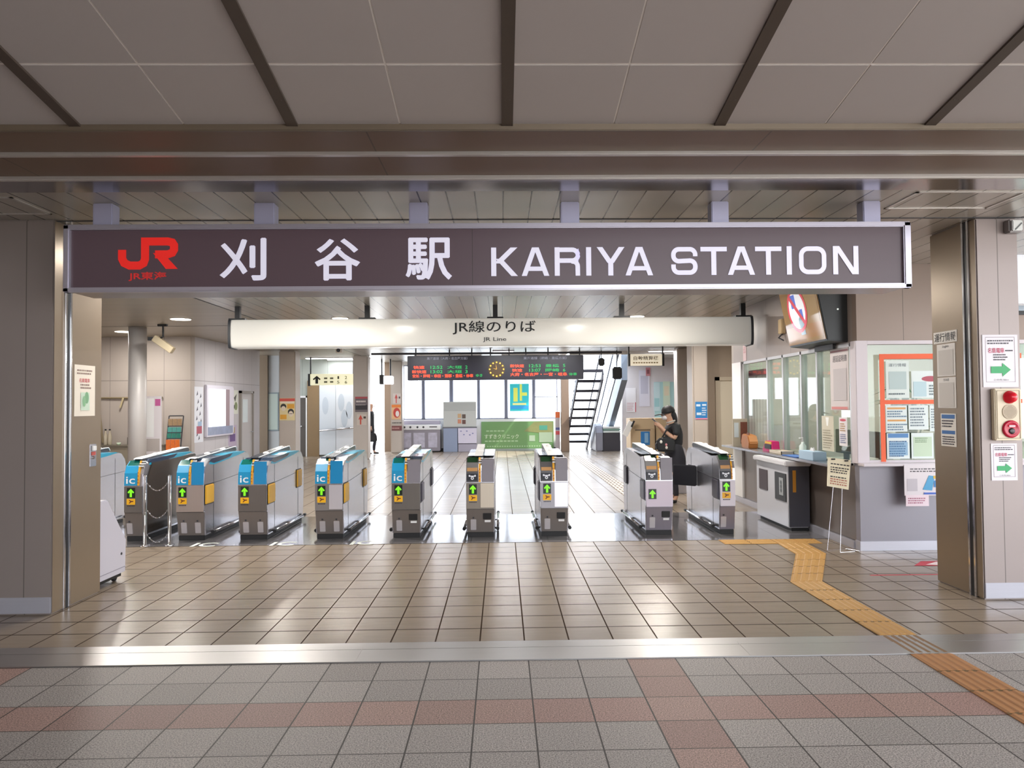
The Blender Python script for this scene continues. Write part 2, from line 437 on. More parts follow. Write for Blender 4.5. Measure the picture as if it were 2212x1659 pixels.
# entrance pillars
def pillar(name, x0, x1, y0, y1, m, kick_m, kx):
    struct(name, B(x0, x1, y0, y1, 0, ZC), m, .012)
    struct('baseboard_' + name, B(kx[0], kx[1], y0 - .006, y0 + .02, .012, .135), kick_m, .003)
pillar('pillar_left', -6.6, -3.50, 5.92, 6.62, M['pillar'], M['kick'], (-6.6, -3.51))
pillar('pillar_right', 3.85, 4.20, 5.98, 6.62, panel_wall('a09491', .42, 'x', .1775, 4.028 - 1.775, None, .2), M['kick'], (3.86, 4.195))
# shutter guides on the pillars' inner faces
for nm, xs, s in (('trim_11', -3.50, 1), ('trim_12', 3.85, -1)):
    bm = nbm(); a, b = sorted((xs, xs + s * .012))
    box(bm, a, b, 6.06, 6.085, 0, ZC); box(bm, a, b, 6.13, 6.155, 0, ZC); o = struct(nm, bm, M['chrome'], .003)
    struct('guide_slot', B(min(xs, xs + s*.004), max(xs, xs + s*.004), 6.085, 6.13, 0, ZC), M['black'], 0, o)
for nm, x0, x1, y0 in (('trim_19', -3.5, -3.4985, 5.925), ('trim_20', 3.8485, 3.85, 5.985)): struct(nm, B(x0, x1, y0, 6.615, .012, ZC - .01), mat('8d7c69', .35, .35, noise=.03))
# left side of the hall
beige = panel_wall('b3a9a2', .6, 'x', .56, -8.2, 2.16); greyw = panel_wall('c2bfc4', .55, 'y', .62, 15.9, 2.16)
struct('wall_back_left', B(-9.2, -6.5, 15.85, 16.0, 0, ZC), beige)
struct('wall_left', B(-6.68, -6.5, 16.0, 20.25, 0, ZC), greyw)
struct('wall_side_left', B(-9.3, -9.15, 6.6, 15.9, 0, ZC), beige)
struct('wall_recess', B(-9.2, -5.92, 22.0, 22.15, 0, ZC), panel_wall('b9c0c6', .5, 'x', .5, -6.0))
struct('trim_13', B(-7.15, -6.80, 21.9, 22.0, 0, ZC), M['bronze'])  # brown panel with the recess's shadow put into its colour
struct('wall_corridor', B(-6.9, -4.6, 24.0, 24.15, 0, ZC), panel_wall('aeb4ae', .5, 'x', .8, -6.35))
struct('trim_14', B(-6.17, -5.80, 23.9, 24.0, 0, 2.4), mat('8d7454', .5, noise=.05))
# dark door beside the corridor
bm = nbm(); box(bm, -6.43, -6.22, 23.93, 24.0, 0, 1.86); d = struct('door_1', bm, mat('57504a', .4))
bm = nbm(); box(bm, -6.22, -6.18, 23.9, 24.0, 0, 1.92); box(bm, -6.5, -6.18, 23.9, 24.0, 1.86, 1.92); struct('door_frame', bm, M['white'], 0, d)
bm = nbm(); sphere(bm, (-6.37, 23.9, .95), .03); struct('door_knob', bm, M['chrome'], 0, d)
# door in the left wall
bm = nbm(); box(bm, -6.495, -6.47, 18.72, 19.55, .02, 1.93); d = struct('door_2', bm, mat('bdbabb', .4))
bm = nbm(); box(bm, -6.5, -6.44, 18.66, 18.72, 0, 1.99); box(bm, -6.5, -6.44, 19.55, 19.62, 0, 1.99); box(bm, -6.5, -6.44, 18.66, 19.62, 1.93, 1.99); struct('door_frame', bm, mat('8f8984', .4), 0, d)
bm = nbm(); box(bm, -6.472, -6.462, 18.85, 19.2, 1.2, 1.78); struct('door_glass', bm, mat('dbe6ea', .1), 0, d)
bm = nbm(); tube(bm, [(-6.47, 19.45, .95), (-6.41, 19.45, .95), (-6.41, 19.33, .95)], .012); struct('door_handle', bm, M['chrome'], 0, d)
# columns
colm = panel_wall('bdb3aa', .45, 'x', 5., 2.5)
def column(name, x0, x1, y0, y1): struct(name, B(x0, x1, y0, y1, 0, ZC), colm, .03)
column('column_hall_left', -5.91, -5.48, 20.0, 20.5)
column('column_hall_middle', -4.41, -3.97, 22.3, 22.75)
column('column_hall_far', -3.70, -3.32, 25.0, 25.5)
column('column_hall_right', 4.09, 4.42, 16.0, 16.5)
column('column_hall_rear', 4.71, 5.1, 20.0, 20.45)
struct('column_stair', B(1.975, 2.24, 25.0, 25.4, 0, ZC), mat('85705f', .5, noise=.04), .01)
bm = nbm(); lathe(bm, [(.155, 0), (.155, ZC)], (-6.74, 14.0, 0), 28); o = struct('column_left', bm, mat('cbc7c6', .4, .1)); 
for p in o.data.polygons: p.use_smooth = len(p.vertices) == 4
# far window wall
WX = [(-3.41, -2.745), (-2.70, -1.79), (-1.72, -.83), (-.79, .115), (.17, 1.08), (1.13, 1.93)]
bm = nbm(); box(bm, -3.42, 1.98, 26.0, 26.15, 0, 1.09); box(bm, -3.42, 1.98, 26.0, 26.15, 2.98, ZC); struct('wall_far', bm, M['white'])
for i, (a, b) in enumerate(WX):
    bm = nbm()
    for q in ((a, a + .035, 1.09, 2.98), (b - .035, b, 1.09, 2.98), (a, b, 1.09, 1.13), (a, b, 2.94, 2.98)): box(bm, q[0], q[1], 26.02, 26.1, q[2], q[3])
    if i == 5: box(bm, a, b, 26.02, 26.08, 1.83, 1.86)
    o = struct('window_%d' % (i + 1), bm, mat('9aa0b4', .35, .4))
    struct('window_pane', B(a + .035, b - .035, 26.05, 26.056, 1.13, 2.94), M['glass'], 0, o)
    if i: struct('mullion', B(WX[i-1][1], a, 26.0, 26.12, 1.09, 2.98), mat('6f7486', .4, .3), 0, o)
struct('baseboard_far', B(-3.42, 1.98, 25.985, 26.0, 0, .1), M['dark'])
# right-hand far wall behind the fare machine
struct('wall_far_right', B(4.02, 7.5, 25.0, 25.15, 0, ZC), mat('dcd6d8', .5, noise=.03))
struct('window_7', B(5.1, 5.75, 24.97, 25.0, 1.0, 2.3), mat('b9dfe0', .15))
# door wall right
struct('wall_door', B(4.42, 6.2, 16.5, 16.65, 0, ZC), panel_wall('a59686', .5, 'x', .9, 4.55))
bm = nbm(); box(bm, 4.80, 5.46, 16.47, 16.5, .02, 2.08); d = struct('door_3', bm, mat('cdc4b2', .45))
bm = nbm(); box(bm, 4.71, 4.80, 16.44, 16.5, 0, 2.16); box(bm, 5.46, 5.55, 16.44, 16.5, 0, 2.16); box(bm, 4.71, 5.55, 16.44, 16.5, 2.08, 2.16); struct('door_frame', bm, mat('b9ae9c', .45), 0, d)
struct('door_window', B(5.13, 5.19, 16.462, 16.472, .95, 1.95), mat('4a5a50', .1), 0, d)
bm = nbm(); box(bm, 5.17, 5.22, 16.455, 16.47, .98, 1.22); tube(bm, [(5.195, 16.45, 1.03), (5.195, 16.41, 1.03), (5.08, 16.41, 1.03)], .014); struct('door_handle', bm, M['chrome'], 0, d)

# ---- station office: front at Y=8, side at X=3.83
ofm = panel_wall('948379', .45, 'x', .72, 3.62, None, .1); ofs = panel_wall('968a84', .40, 'y', .9, 8.05, None, .15)
struct('wall_office_front_upper', B(3.83, 9.5, 8.0, 8.1, 2.24, ZC), ofm)
struct('wall_office_side_upper', B(3.83, 3.93, 8.1, 12.3, 2.24, ZC), ofs)
struct('wall_office_front', B(3.83, 9.5, 8.0, 8.1, .1, .92), panel_wall('8d8a93', .42, 'x', 2.4, 3.3, None, .2))
struct('wall_office_side', B(3.83, 3.93, 8.1, 12.3, .09, .90), panel_wall('857a74', .3, 'y', .95, 8.5, None, .55))
struct('baseboard_office_front', B(3.815, 9.5, 7.985, 8.1, 0, .1), M['kick'], .003)
struct('baseboard_office_side', B(3.80, 3.93, 8.1, 12.3, 0, .085), M['kick'], .003)
struct('wall_side_right', B(9.35, 9.5, 8.1, 26, 0, ZC), mat('b5aca6', .6))
struct('wall_office_end', B(3.83, 8.2, 12.3, 12.4, 0, ZC), mat('a59a92', .5))
struct('wall_office_back', B(8.2, 8.35, 8, 12.4, 0, ZC), mat('bac4b4', .6))
struct('floor_office', B(3.93, 8.2, 8.1, 12.3, 0, .02), mat('77736c', .5))
# front window
bm = nbm(); box(bm, 3.80, 3.93, 7.97, 8.10, .93, 2.25); box(bm, 3.93, 6.4, 7.98, 8.08, 2.21, 2.25); box(bm, 3.93, 6.4, 7.98, 8.08, .93, .965); box(bm, 6.36, 6.42, 7.98, 8.08, .93, 2.24)
o = struct('window_8', bm, mat('d5ccd2', .4), .004)
struct('window_pane', B(3.93, 6.36, 8.03, 8.036, .965, 2.21), M['gglass'], 0, o)
# side windows
MX = [8.14, 9.02, 9.50, 10.12, 10.72, 11.80]
bm = nbm()
for i, y in enumerate(MX): box(bm, 3.82, 3.90, y - (.012 if i not in (0, 5) else .03), y + (.035 if i not in (0, 5) else .03), .90, 2.24)
box(bm, 3.82, 3.90, 8.1, 11.85, 2.20, 2.24); box(bm, 3.82, 3.90, 8.1, 11.85, .90, .925)
o = struct('window_9', bm, mat('b9b6b6', .3, .6), .003)
for a, b in zip(MX, MX[1:]): struct('window_pane', B(3.855, 3.861, a + .03, b - .02, .925, 2.20), M['gglass'], 0, o)
struct('trim_15', B(3.80, 3.92, 11.85, 12.3, .09, 2.24), M['white'])
# daylight window at the back of the office
bm = nbm()
for q in ((8.6, 8.65, .95, 2.3), (11.9, 11.95, .95, 2.3), (10.2, 10.25, .95, 2.3), (8.6, 11.95, .95, 1.0), (8.6, 11.95, 2.25, 2.3)): box(bm, 8.13, 8.2, q[0], q[1], q[2], q[3])
o = struct('window_10', bm, M['white'])
struct('window_pane', B(8.17, 8.175, 8.65, 11.9, 1.0, 2.25), mat('e6f3fa', .3, 0, 1.3), 0, o)
# counter ledges
struct('trim_16', B(3.60, 3.86, 8.2, 12.28, .875, .905), M['steel'], .006, label='steel ledge along the office side windows')
struct('trim_17', B(3.81, 6.4, 7.86, 8.0, .91, .94), mat('d8d0d6', .35), .005, label='pale ledge below the office front window')
# outside town seen as ground beyond the far windows
struct('ground', B(-60, 9.2, 32, 90, -6.2, -6), mat('c9cbc8', .8))
struct('wall_shade_back', B(-6.8, .6, -7.6, -7.4, 0, 5.2), mat('7d756f', .7))  # unseen wall added behind the camera to darken the left side
struct('trim_18', B(-4.06, -3.80, 26.0, 26.15, 0, ZC), mat('8a7461', .5))
struct('wall_shade_left', B(-6.8, -6.6, -7.5, 6.0, 0, 5.2), mat('8a817b', .7))  # unseen wall added to keep daylight off the left side

# ---- stair behind the far hall, climbing towards the viewer, with its parapet
for k in range(9):
    y = 27.0 - .55 * k; z = .29 * (k + 1)
    struct('stair_tread', B(2.26, 3.0, y - .50, y + .02, z - .075, z), mat('2c2d3a', .6))
for x in (2.24, 2.98):
    bm = nbm(); prism(bm, [(27.05, 0), (26.6, 0), (22.2, 2.30), (22.2, 2.55)], 'x', x, x + .04); struct('stair_stringer', bm, mat('3c3d4c', .5))
bm = nbm(); prism(bm, [(27.2, -.02), (27.2, .85), (22.2, 3.5), (22.2, 2.5)], 'x', 3.02, 3.42); struct('stair_parapet', bm, M['glass'])
for x in (3.02, 3.42):
    bm = nbm(); tube(bm, [(x, 27.2, .86), (x, 22.2, 3.5)], .022, 8); tube(bm, [(x, 27.2, .02), (x, 22.2, 2.5)], .02, 8); struct('stair_edge', bm, mat('6d7484', .4))
bm = nbm(); prism(bm, [(27.0, .0), (27.0, .7), (22.6, 3.1), (22.6, 2.3)], 'x', 3.62, 3.8); struct('escalator_side', bm, mat('74808f', .4))
bm = nbm(); tube(bm, [(3.6, 27.2, .9), (3.6, 22.2, 3.55)], .03); struct('stair_rail', bm, M['dark'])

# ================================================================== LAMPS
def downlight(x, y, label, power, r=.13):
    t = thing('downlight', label, 'ceiling light', (x, y, ZC), 'round ceiling downlights')
    bm = nbm(); lathe(bm, [(r, 0), (r + .02, 0), (r + .02, -.008), (r, -.008)], (x, y, ZC), 28); obj('rim', bm, M['white'], t, 0, True)
    bm = nbm(); lathe(bm, [(r, -.002), (r, -.006)], (x, y, ZC - .008), 28); obj('diffuser', bm, mat('fff6e6', .5, 0, 4.), t)
    area('lamp', (x, y, ZC - .03), r * 2, power, (1, .945, .87))
downlight(-5.385, 12.67, 'round white downlight in the left ceiling, nearer of the two lit above the chained gates', 50, .16)
downlight(-7.34, 14.7, 'round white downlight left of the grey round column', 50, .16)
downlight(-2.72, 12.68, 'downlight peeking over the white hanging sign near its left half', 60)
downlight(2.30, 12.68, 'downlight peeking over the white hanging sign near its right half', 60)
for x, y, p in ((-2.75, 9.55, 72), (2.25, 9.55, 72), (-5.0, 9.6, 70), (-2.9, 7.1, 24), (-.2, 7.1, 24), (2.4, 7.1, 24), (-4.9, 7.5, 34), (4.6, 14.2, 60), (3.0, 14.4, 60), (-5.0, 16.9, 55)):  # those farthest in are added, unseen, to brighten door wall, columns and left hall
    bm = nbm(); lathe(bm, [(.12, 0), (.14, 0), (.14, -.008), (.12, -.008)], (x, y, ZC), 24); lathe(bm, [(.12, -.010), (.12, -.014)], (x, y, ZC), 24)
    struct('unseen_ceiling_lamp', bm, mat('fff6e6', .5, 0, 4.)); area('lamp', (x, y, ZC - .03), .24, p, (1, .945, .87))
def tubelight(x0, x1, y, label, power=60):
    t = thing('fluorescent_light', label, 'ceiling light', ((x0 + x1) / 2, y, ZC), 'fluorescent strip lights in the far ceiling')
    obj('housing', B(x0, x1, y - .09, y + .09, ZC - .03, ZC), M['white'], t)
    obj('tube_cover', B(x0 + .03, x1 - .03, y - .07, y + .07, ZC - .05, ZC - .03), mat('fbfaff', .4, 0, 5.), t)
    area('lamp', ((x0 + x1) / 2, y, ZC - .06), (x1 - x0, .14), power, (.95, .96, 1.), (0, 0, 0), 'RECTANGLE')
tubelight(-2.6, -1.5, 18.6, 'white strip light above the departure board, left of the small camera', 55)
tubelight(-.4, .7, 18.6, 'white strip light right under the middle of the white hanging sign', 55)
tubelight(1.0, 2.1, 18.6, 'white strip light nearest the ticket adjustment sign', 55)
tubelight(-.25, .35, 20.6, 'short strip light directly above the departure board clock', 30)
tubelight(-2.6, -.6, 22.4, 'long strip light behind the left half of the departure board', 55)
tubelight(.0, 1.7, 22.4, 'long strip light behind the right half of the departure board', 55)
tubelight(-6.0, -4.55, 23.0, 'strip light over the corridor with the handrail, nearer one', 18)
tubelight(-5.5, -4.4, 23.7, 'strip light over the corridor with the handrail, farther one', 12)
tubelight(4.1, 5.6, 20.9, 'strip light over the fare adjustment machines', 120)
for x in (4.7, 5.9, 7.1):  # the one nearest the side glass is added, unseen, to light the curtain
    area('lamp', (x, 10.9 if x < 5 else 10.2, ZC - .06), (1.2, .3), 90 if x < 5 else 45, (.95, 1, .95), (0, 0, 0), 'RECTANGLE')
    struct('unseen_ceiling_lamp', B(x - .55, x + .55, 10.75 if x < 5 else 10.05, 11.05 if x < 5 else 10.35, ZC - .04, ZC), mat('f6fff6', .4, 0, 4.))

# ================================================================== TICKET GATES
def build_gate(t, w, ic=False, right_blue=False, pads=None, left_pads=None, yellow=True, lilac=False, animal=False, kick_box=False, plates=1, face='7d7874', left_rail=True, right_rail=True, flank=None, bright_plate=None):
    """a gate about its own origin: the front at y=0, the passage along +y"""
    L = 1.66; h = w / 2; st = M['steel']
    fm = brushed(face, .32, 'z', .6)
    prof = [(.06, .055), (.02, .34), (0, .36), (0, .66), (.015, .80), (.05, .885), (.13, .935), (.22, .94), (.36, .925), (.60, .945), (1.0, .965), (1.42, .975), (1.54, .955), (1.63, .88), (L, .80), (L, .36), (1.62, .055)]
    bm = nbm(); prism(bm, prof, 'x', -h, h); obj('body', bm, st, t, .006)
    if flank:
        bm = nbm(); prism(bm, [(.10, .08), (.10, .72), (.22, .92), (1.5, .95), (1.6, .86), (1.6, .08)], 'x', h + .001, h + .012); obj('flank_panel', bm, mat(flank, .15, .3), t, .004)
    for y in (.3, 1.36):      # panel seams on the flanks
        bm = nbm()
        for s in (-1, 1): box(bm, s * h - .002, s * h + .002, y, y + .004, .08, .90)
        obj('seam', bm, M['dark'], t)
    bm = nbm()
    for s in (-1, 1): prism(bm, [(.28, .655), (1.62, .70), (1.62, .705), (.28, .66)], 'x', s * h - .002, s * h + .002)
    obj('seam', bm, M['dark'], t)
    bm = nbm(); box(bm, -h + .012, h - .012, .05, L - .05, 0, .056); obj('plinth', bm, M['rubber'], t, .004)
    # front cladding: upper face, narrow foot
    obj('front_panel', B(-h + .004, h - .004, -.006, .004, .345, .655), mat(lilac, .4) if lilac else fm, t, .003)
    bm = nbm(); v = prism(bm, [(.05, .058), (.075, .058), (.03, .34), (.006, .34)], 'x', -h + .003, h - .003)
    for q in v:
        if q.co.z < .1: q.co.x *= .93
    obj('foot_panel', bm, brushed('7b7470' if not lilac else '86808a', .35, 'z', .5), t, .003)
    def onfoot(x0, x1, z0, z1, d=.006):
        bm = nbm(); f = lambda z: .05 - .044 * (z - .058) / .282
        prism(bm, [(f(z0) - d, z0), (f(z0) + .004, z0), (f(z1) + .004, z1), (f(z1) - d, z1)], 'x', x0, x1); return bm
    xs = (-h * .5,) if plates == 1 else (-h * .5, h * .5)
    for x in xs:
        pl = obj('foot_plate', onfoot(x - .034, x + .034, .085, .215), brushed('c8c4c8', .3, 'x', .5), t, .004)
        obj('hook', onfoot(x - .010, x + .010, .225, .245), M['dark'], pl)
    if kick_box:
        pl = obj('foot_display', onfoot(h * .18, h * .78, .215, .29, .01), M['black'], t, .003)
        obj('foot_label', onfoot(h * .3, h * .72, .18, .205), M['white'], pl)
    # left half of the face: card reader, ticket slot strip in the middle, right half above
    xl0, xl1, xm0, xm1 = -h + .004, -h * .12, -h * .10, h * .16
    cap = [(-.008, .665), (.004, .665), (.02, .81), (.056, .885), (.14, .945), (.128, .95), (.044, .895), (.004, .812)]
    if w < .25: xl1, xm0, xm1 = h * .45, h * .47, h * .8
    rm = mat('1f93c4', .3) if ic else mat('4d4a4c', .35)
    bm = nbm(); prism(bm, cap, 'x', xl0, xl1); p = obj('card_reader', bm, rm, t, .002)
    mid = (xl0 + xl1) / 2
    if ic:
        bm = nbm(); add_text(bm, 'ic', frame('front', Vector((mid, -.006, .73))), 0, 0, 1, .004, .01, 1, ((xl1 - xl0) * .68, .085)); obj('reader_lettering', bm, mat('eef6fa', .4), p)
        bm = nbm(); prism(bm, [(.035, .872), (.05, .900), (.128, .955), (.142, .952)], 'x', xl0 + .012, xl1 - .012); obj('reader_pad', bm, mat('0d5a52', .15), p)
    else:
        bm = nbm(); prism(bm, [(.02, .845), (.05, .900), (.128, .955), (.142, .952), (.06, .885), (.03, .84)], 'x', xl0 + .01, xl1 - .01); obj('reader_pad', bm, mat('1d3a24', .12), p)
        bm = nbm(); prism(bm, [(-.002, .795), (.002, .795), (.014, .835), (.010, .836)], 'x', xl0 + .01, xl1 - .01); obj('reader_stripe', bm, mat('b98a55', .4), p)
    if animal:
        # round-eared notice plate
        fr = frame('front', Vector((mid, -.009, .725)))
        bm = nbm(); v = box(bm, -.062, .062, -.042, .042, 0, .006); bmesh.ops.transform(bm, matrix=fr, verts=bm.verts[:]); q = obj('notice_plate', bm, mat('191b28', .4), p)
        bm = nbm()
        flat(bm, fr, disc(0, -.012, .019), .008); flat(bm, fr, rect(0, .012, .085, .012), .008); flat(bm, fr, rect(-.034, .018, .018, .018), .0085); flat(bm, fr, rect(.034, .018, .018, .018), .0085)
        obj('notice_mark', bm, mat('e6e9f2', .4), q)
        bm = nbm(); flat(bm, fr, disc(0, -.012, .008), .0092); obj('notice_dot', bm, mat('191b28', .4), q)
    ym = mat('e2a528', .4)
    bm = nbm(); prism(bm, [(-.012, .665), (.004, .665), (.02, .81), (.056, .885), (.075, .955), (.06, .958), (.03, .89), (.0, .812)], 'x', xm0, xm0 + (xm1 - xm0) * .55); p = obj('slot_strip', bm, ym, t, .002)
    bm = nbm()
    for z in (.70, .735, .78, .82): flat(bm, frame('front', Vector((xm0 + (xm1 - xm0) * .27, -.0125 + max(0, z - .72) * .05, z))), rect(0, 0, .012, .012), .003)
    obj('strip_lettering', bm, mat('b2521c', .5), p)
    # slot mouth: white and dark steps
    for k in range(3):
        z0 = .885 + k * .026
        bm = nbm(); box(bm, xm0, xm1 + .01, .02 + .022 * k, .12, z0, z0 + .016); obj('slot_step', bm, M['white'], t, .002)
        bm = nbm(); box(bm, xm0, xm1 + .01, .034 + .022 * k, .12, z0 + .016, z0 + .026); obj('slot_gap', bm, M['black'], t)
    if w >= .25:
        bm = nbm(); prism(bm, [(-.006, .665), (.004, .665), (.012, .80), (.012, .935), (-.002, .935), (-.002, .80)], 'x', xm0 + (xm1 - xm0) * .55 + .012, h - .004); obj('face_panel', bm, mat('1f86bd', .3) if right_blue else mat('827d86', .4), t, .002)
    # signs on the face
    sx = mid + .006
    fr = frame('front', Vector((sx, -.008, .58 if not lilac or w < .25 else .50)))
    bm = nbm(); v = box(bm, -.047, .047, -.06, .06, 0, .004); bmesh.ops.transform(bm, matrix=fr, verts=bm.verts[:]); p = obj('arrow_display', bm, mat('17231a', .3), t)
    bm = nbm(); flat(bm, fr, arrow_u(0, 0, .076, .098), .0055); obj('green_arrow', bm, mat('6fe01c', .4, 0, .9), p)
    if yellow:
        fr = frame('front', Vector((sx, -.008, .475)))
        bm = nbm(); v = box(bm, -.05, .05, -.035, .035, 0, .003); bmesh.ops.transform(bm, matrix=fr, verts=bm.verts[:]); p = obj('ticket_sign', bm, mat('f0b41e', .4), t)
        bm = nbm(); flat(bm, fr, [(-.024, -.02), (-.012, -.02), (.004, -.004), (.03, 0), (.03, .01), (.002, .012), (-.012, .022), (-.026, .02), (-.008, .004), (-.016, -.008)], .0045); obj('ticket_mark', bm, mat('6b3018', .5), p)
        bm = nbm()
        for k in range(5): flat(bm, fr, rect(-.036 + .018 * k, -.05, .012, .012), .003)
        obj('ticket_words', bm, mat('3a3230', .5), p)
    # top deck and the raised display rail that climbs to the back
    obj('deck', B(-h + .012, h - .012, .30, 1.46, .955, .962), mat('3d4044', .15), t) if not ic else None
    if ic:
        bm = nbm()
        prism(bm, [(.16, .90), (.30, .885), (.62, .905), (.95, .93), (1.16, .945), (1.42, .972), (1.50, .965), (1.36, .985), (.9, .99), (.22, .955)], 'x', -h + .01, h + .003); obj('blue_crown', bm, mat('1f95b8', .22), t)
        bm = nbm(); prism(bm, [(.14, .935), (.30, .905), (.62, .925), (.85, .945), (.95, .985), (.25, .965)], 'x', -h + .02, h + .005); obj('dark_crown', bm, mat('26364c', .12), t)
    rx = -.02 if w >= .25 else 0
    bm = nbm(); prism(bm, [(.12, .955), (1.44, .965), (1.50, 1.0), (1.46, 1.035), (1.36, 1.035), (.16, .975)], 'x', rx - .048, rx + .048); p = obj('display_rail', bm, mat('2a2c34', .25), t, .006)
    bm = nbm(); prism(bm, [(.10, .972), (.16, .976), (1.36, 1.036), (1.46, 1.036), (1.46, 1.044), (1.36, 1.046), (.15, .985)], 'x', rx - .05, rx + .05); obj('rail_top', bm, mat('333842', .2) if right_blue else M['white'], p)
    if right_blue:
        bm = nbm()
        for s in (-1, 1): tube(bm, [(rx + s * .049, .14, .978), (rx + s * .049, 1.36, 1.042), (rx + s * .049, 1.46, 1.042), (rx + s * .049, 1.50, 1.0)], .006, 6)
        obj('rail_rim', bm, M['white'], p)
    for y in (.52, 1.05):
        bm = nbm(); sphere(bm, (rx + .02, y, .985 + .06 * (y - .15) / 1.2), .038, 1, 1.3, .55); obj('sensor_dome', bm, M['white'], p, 0, True)
    if bright_plate: obj('bright_plate', B(h * .02, h - .006, -.012, -.004, .36, .65), brushed(bright_plate, .3, 'z', .5), t, .003)
    # side pads, bumper rails
    for s, pc in ((1, pads), (-1, left_pads)):
        if pc is None: continue
        for (y0, y1, z0, z1) in ((.02, .27, .43, .655), (1.28, 1.50, .49, .72)):
            x = s * h
            fr_ = obj('flap_frame', B(min(x, x + s*.004), max(x, x + s*.004), y0 - .012, y1 + .012, z0 - .012, z1 + .012), M['black'], t)
            obj('flap_pad', B(min(x, x + s*.022), max(x, x + s*.022), y0, y1, z0, z1), mat(pc, .4), fr_, .008)
    for s, on in ((1, right_rail), (-1, left_rail)):
        if not on: continue
        x = s * (h + .035)
        bm = nbm(); tube(bm, [(x, .22, .075), (x, 1.58, .075)], .017, 10); p = obj('bumper_rail', bm, M['chrome'], t, 0, True)
        bm = nbm()
        tube(bm, [(x, .19, .075), (x, .25, .075)], .022, 10); tube(bm, [(s * h, .9, .075), (x, .9, .075)], .01, 6); tube(bm, [(x, 1.54, .075), (x, 1.6, .075)], .02, 10); tube(bm, [(s * h, .25, .075), (x, .25, .075)], .012, 6)
        obj('rail_joint', bm, M['rubber'], p)
def gate(x, label, y=9.05, **k):
    t = thing('ticket_gate', label, 'ticket gate', (0, 0, 0), 'automatic ticket gates in a row')
    build_gate(t, **k); t.location = (x, y, .003); return t
YP = 'e6b340'
gate(-5.48, 'blue topped ticket gate farthest left, partly hidden behind the brown left pillar', w=.34, ic=True, right_blue=True, left_rail=False)
gate(-4.40, 'slim ticket gate with blue reader beside the hanging chains', w=.22, ic=True, plates=1, flank='4a423c', right_rail=False, left_rail=False)
gate(-3.73, 'blue topped ticket gate with yellow flap pads just right of the chain posts', w=.33, ic=True, right_blue=True, pads=YP, plates=2, face='b9aba4')
gate(-2.99, 'blue topped ticket gate with yellow pads, second to the right of the chain posts', w=.345, ic=True, right_blue=True, pads=YP, plates=2, face='77716c')
gate(-2.08, 'blue ic ticket gate with yellow pads and a bright steel right front panel', w=.335, ic=True, right_blue=True, pads=YP, plates=2, face='9a9696', bright_plate='dcd8e0')
gate(-1.16, 'ticket gate with blue ic reader only on the left half and dark grey pads', w=.345, ic=True, pads='4f4b58', kick_box=True)
gate(-.27, 'grey ticket gate without blue, in the middle below the departure board clock', w=.34, animal=True, kick_box=True, face='8d857c', bright_plate='cfc4b4')
gate(.62, 'grey ticket gate without blue, left edge of the widest aisle', w=.335, animal=True, kick_box=True, left_pads='4f4b58', face='97949a', bright_plate='f0eef4')
gate(1.89, 'ticket gate with pale lilac front and a low arrow, right edge of the widest aisle', w=.33, animal=True, kick_box=True, lilac='cfc3d2', yellow=False, left_pads='4b4856', right_rail=False)
gate(2.72, 'slim end ticket gate with white arrow plate nearest the office counter', w=.19, animal=True, lilac='dcd6e2', left_pads='4b4856', right_rail=False)
# bright steel plates on right halves of two middle gates are part of their fronts
# closed barrier flaps of the last aisle
for nm, x0, x1, ya, yb, lab in (('barrier_flap', 2.058, 2.335, 10.35, 10.35, 'black barrier flap closed across the last aisle, left half'), ('barrier_flap', 2.36, 2.622, 10.35, 10.10, 'black barrier flap closed across the last aisle, slanted right half')):
    bm = nbm(); prism(bm, [(x0, ya), (x1, yb), (x1, yb + .04), (x0, ya + .04)], 'z', .47, .75); o = obj(nm, bm, mat('26262c', .5), None, .012); tag(o, lab, 'barrier flap', 'black gate flaps')
# floor lettering in front of the gates
for x, lab in ((-3.45, 'in front of the first full gate from the chain'), (-2.55, 'in front of the second gap right of the chain posts'), (-1.63, 'left of the gate with the half blue front')):
    fr = frame('up', Vector((x, 8.80, .0035)))
    bm = nbm(); add_text(bm, 'IC', fr, 0, 0, 1, .0006, .02, 1, (.27, .24)); o = obj('floor_marking', bm, mat('e9efe9', .4)); tag(o, 'white IC lettering on the floor ' + lab, 'floor lettering', 'IC floor letters')
# ---- chained-off aisle
t = thing('chain_barrier', 'two steel posts with three sagging chains closing the left aisle', 'chain barrier', (-4.0, 8.8, 0))
P1, P2 = Vector((-4.13, 8.77, 0)), Vector((-3.86, 8.80, 0))
for p in (P1, P2):
    bm = nbm(); lathe(bm, [(.055, 0), (.055, .012), (.02, .02), (.02, .80), (.016, .81)], p, 16); obj('post', bm, M['chrome'], t, 0, True)
for z in (.765, .45, .17):
    bm = nbm(); pts = [P1.lerp(P2, i / 14) + Vector((0, 0, z - .13 * (1 - (2 * i / 14 - 1) ** 2))) for i in range(15)]
    for i, (a, b) in enumerate(zip(pts, pts[1:])):
        c = (a + b) / 2; d = (b - a).normalized(); up = Vector((0, 1, 0)) if i % 2 else d.cross(Vector((0, 1, 0)))
        tube(bm, [c + d * .013 * math.cos(q) + up * .006 * math.sin(q) for q in (k * PI / 4 for k in range(8))], .0025, 5, True)
    obj('chain', bm, M['chrome'], t)

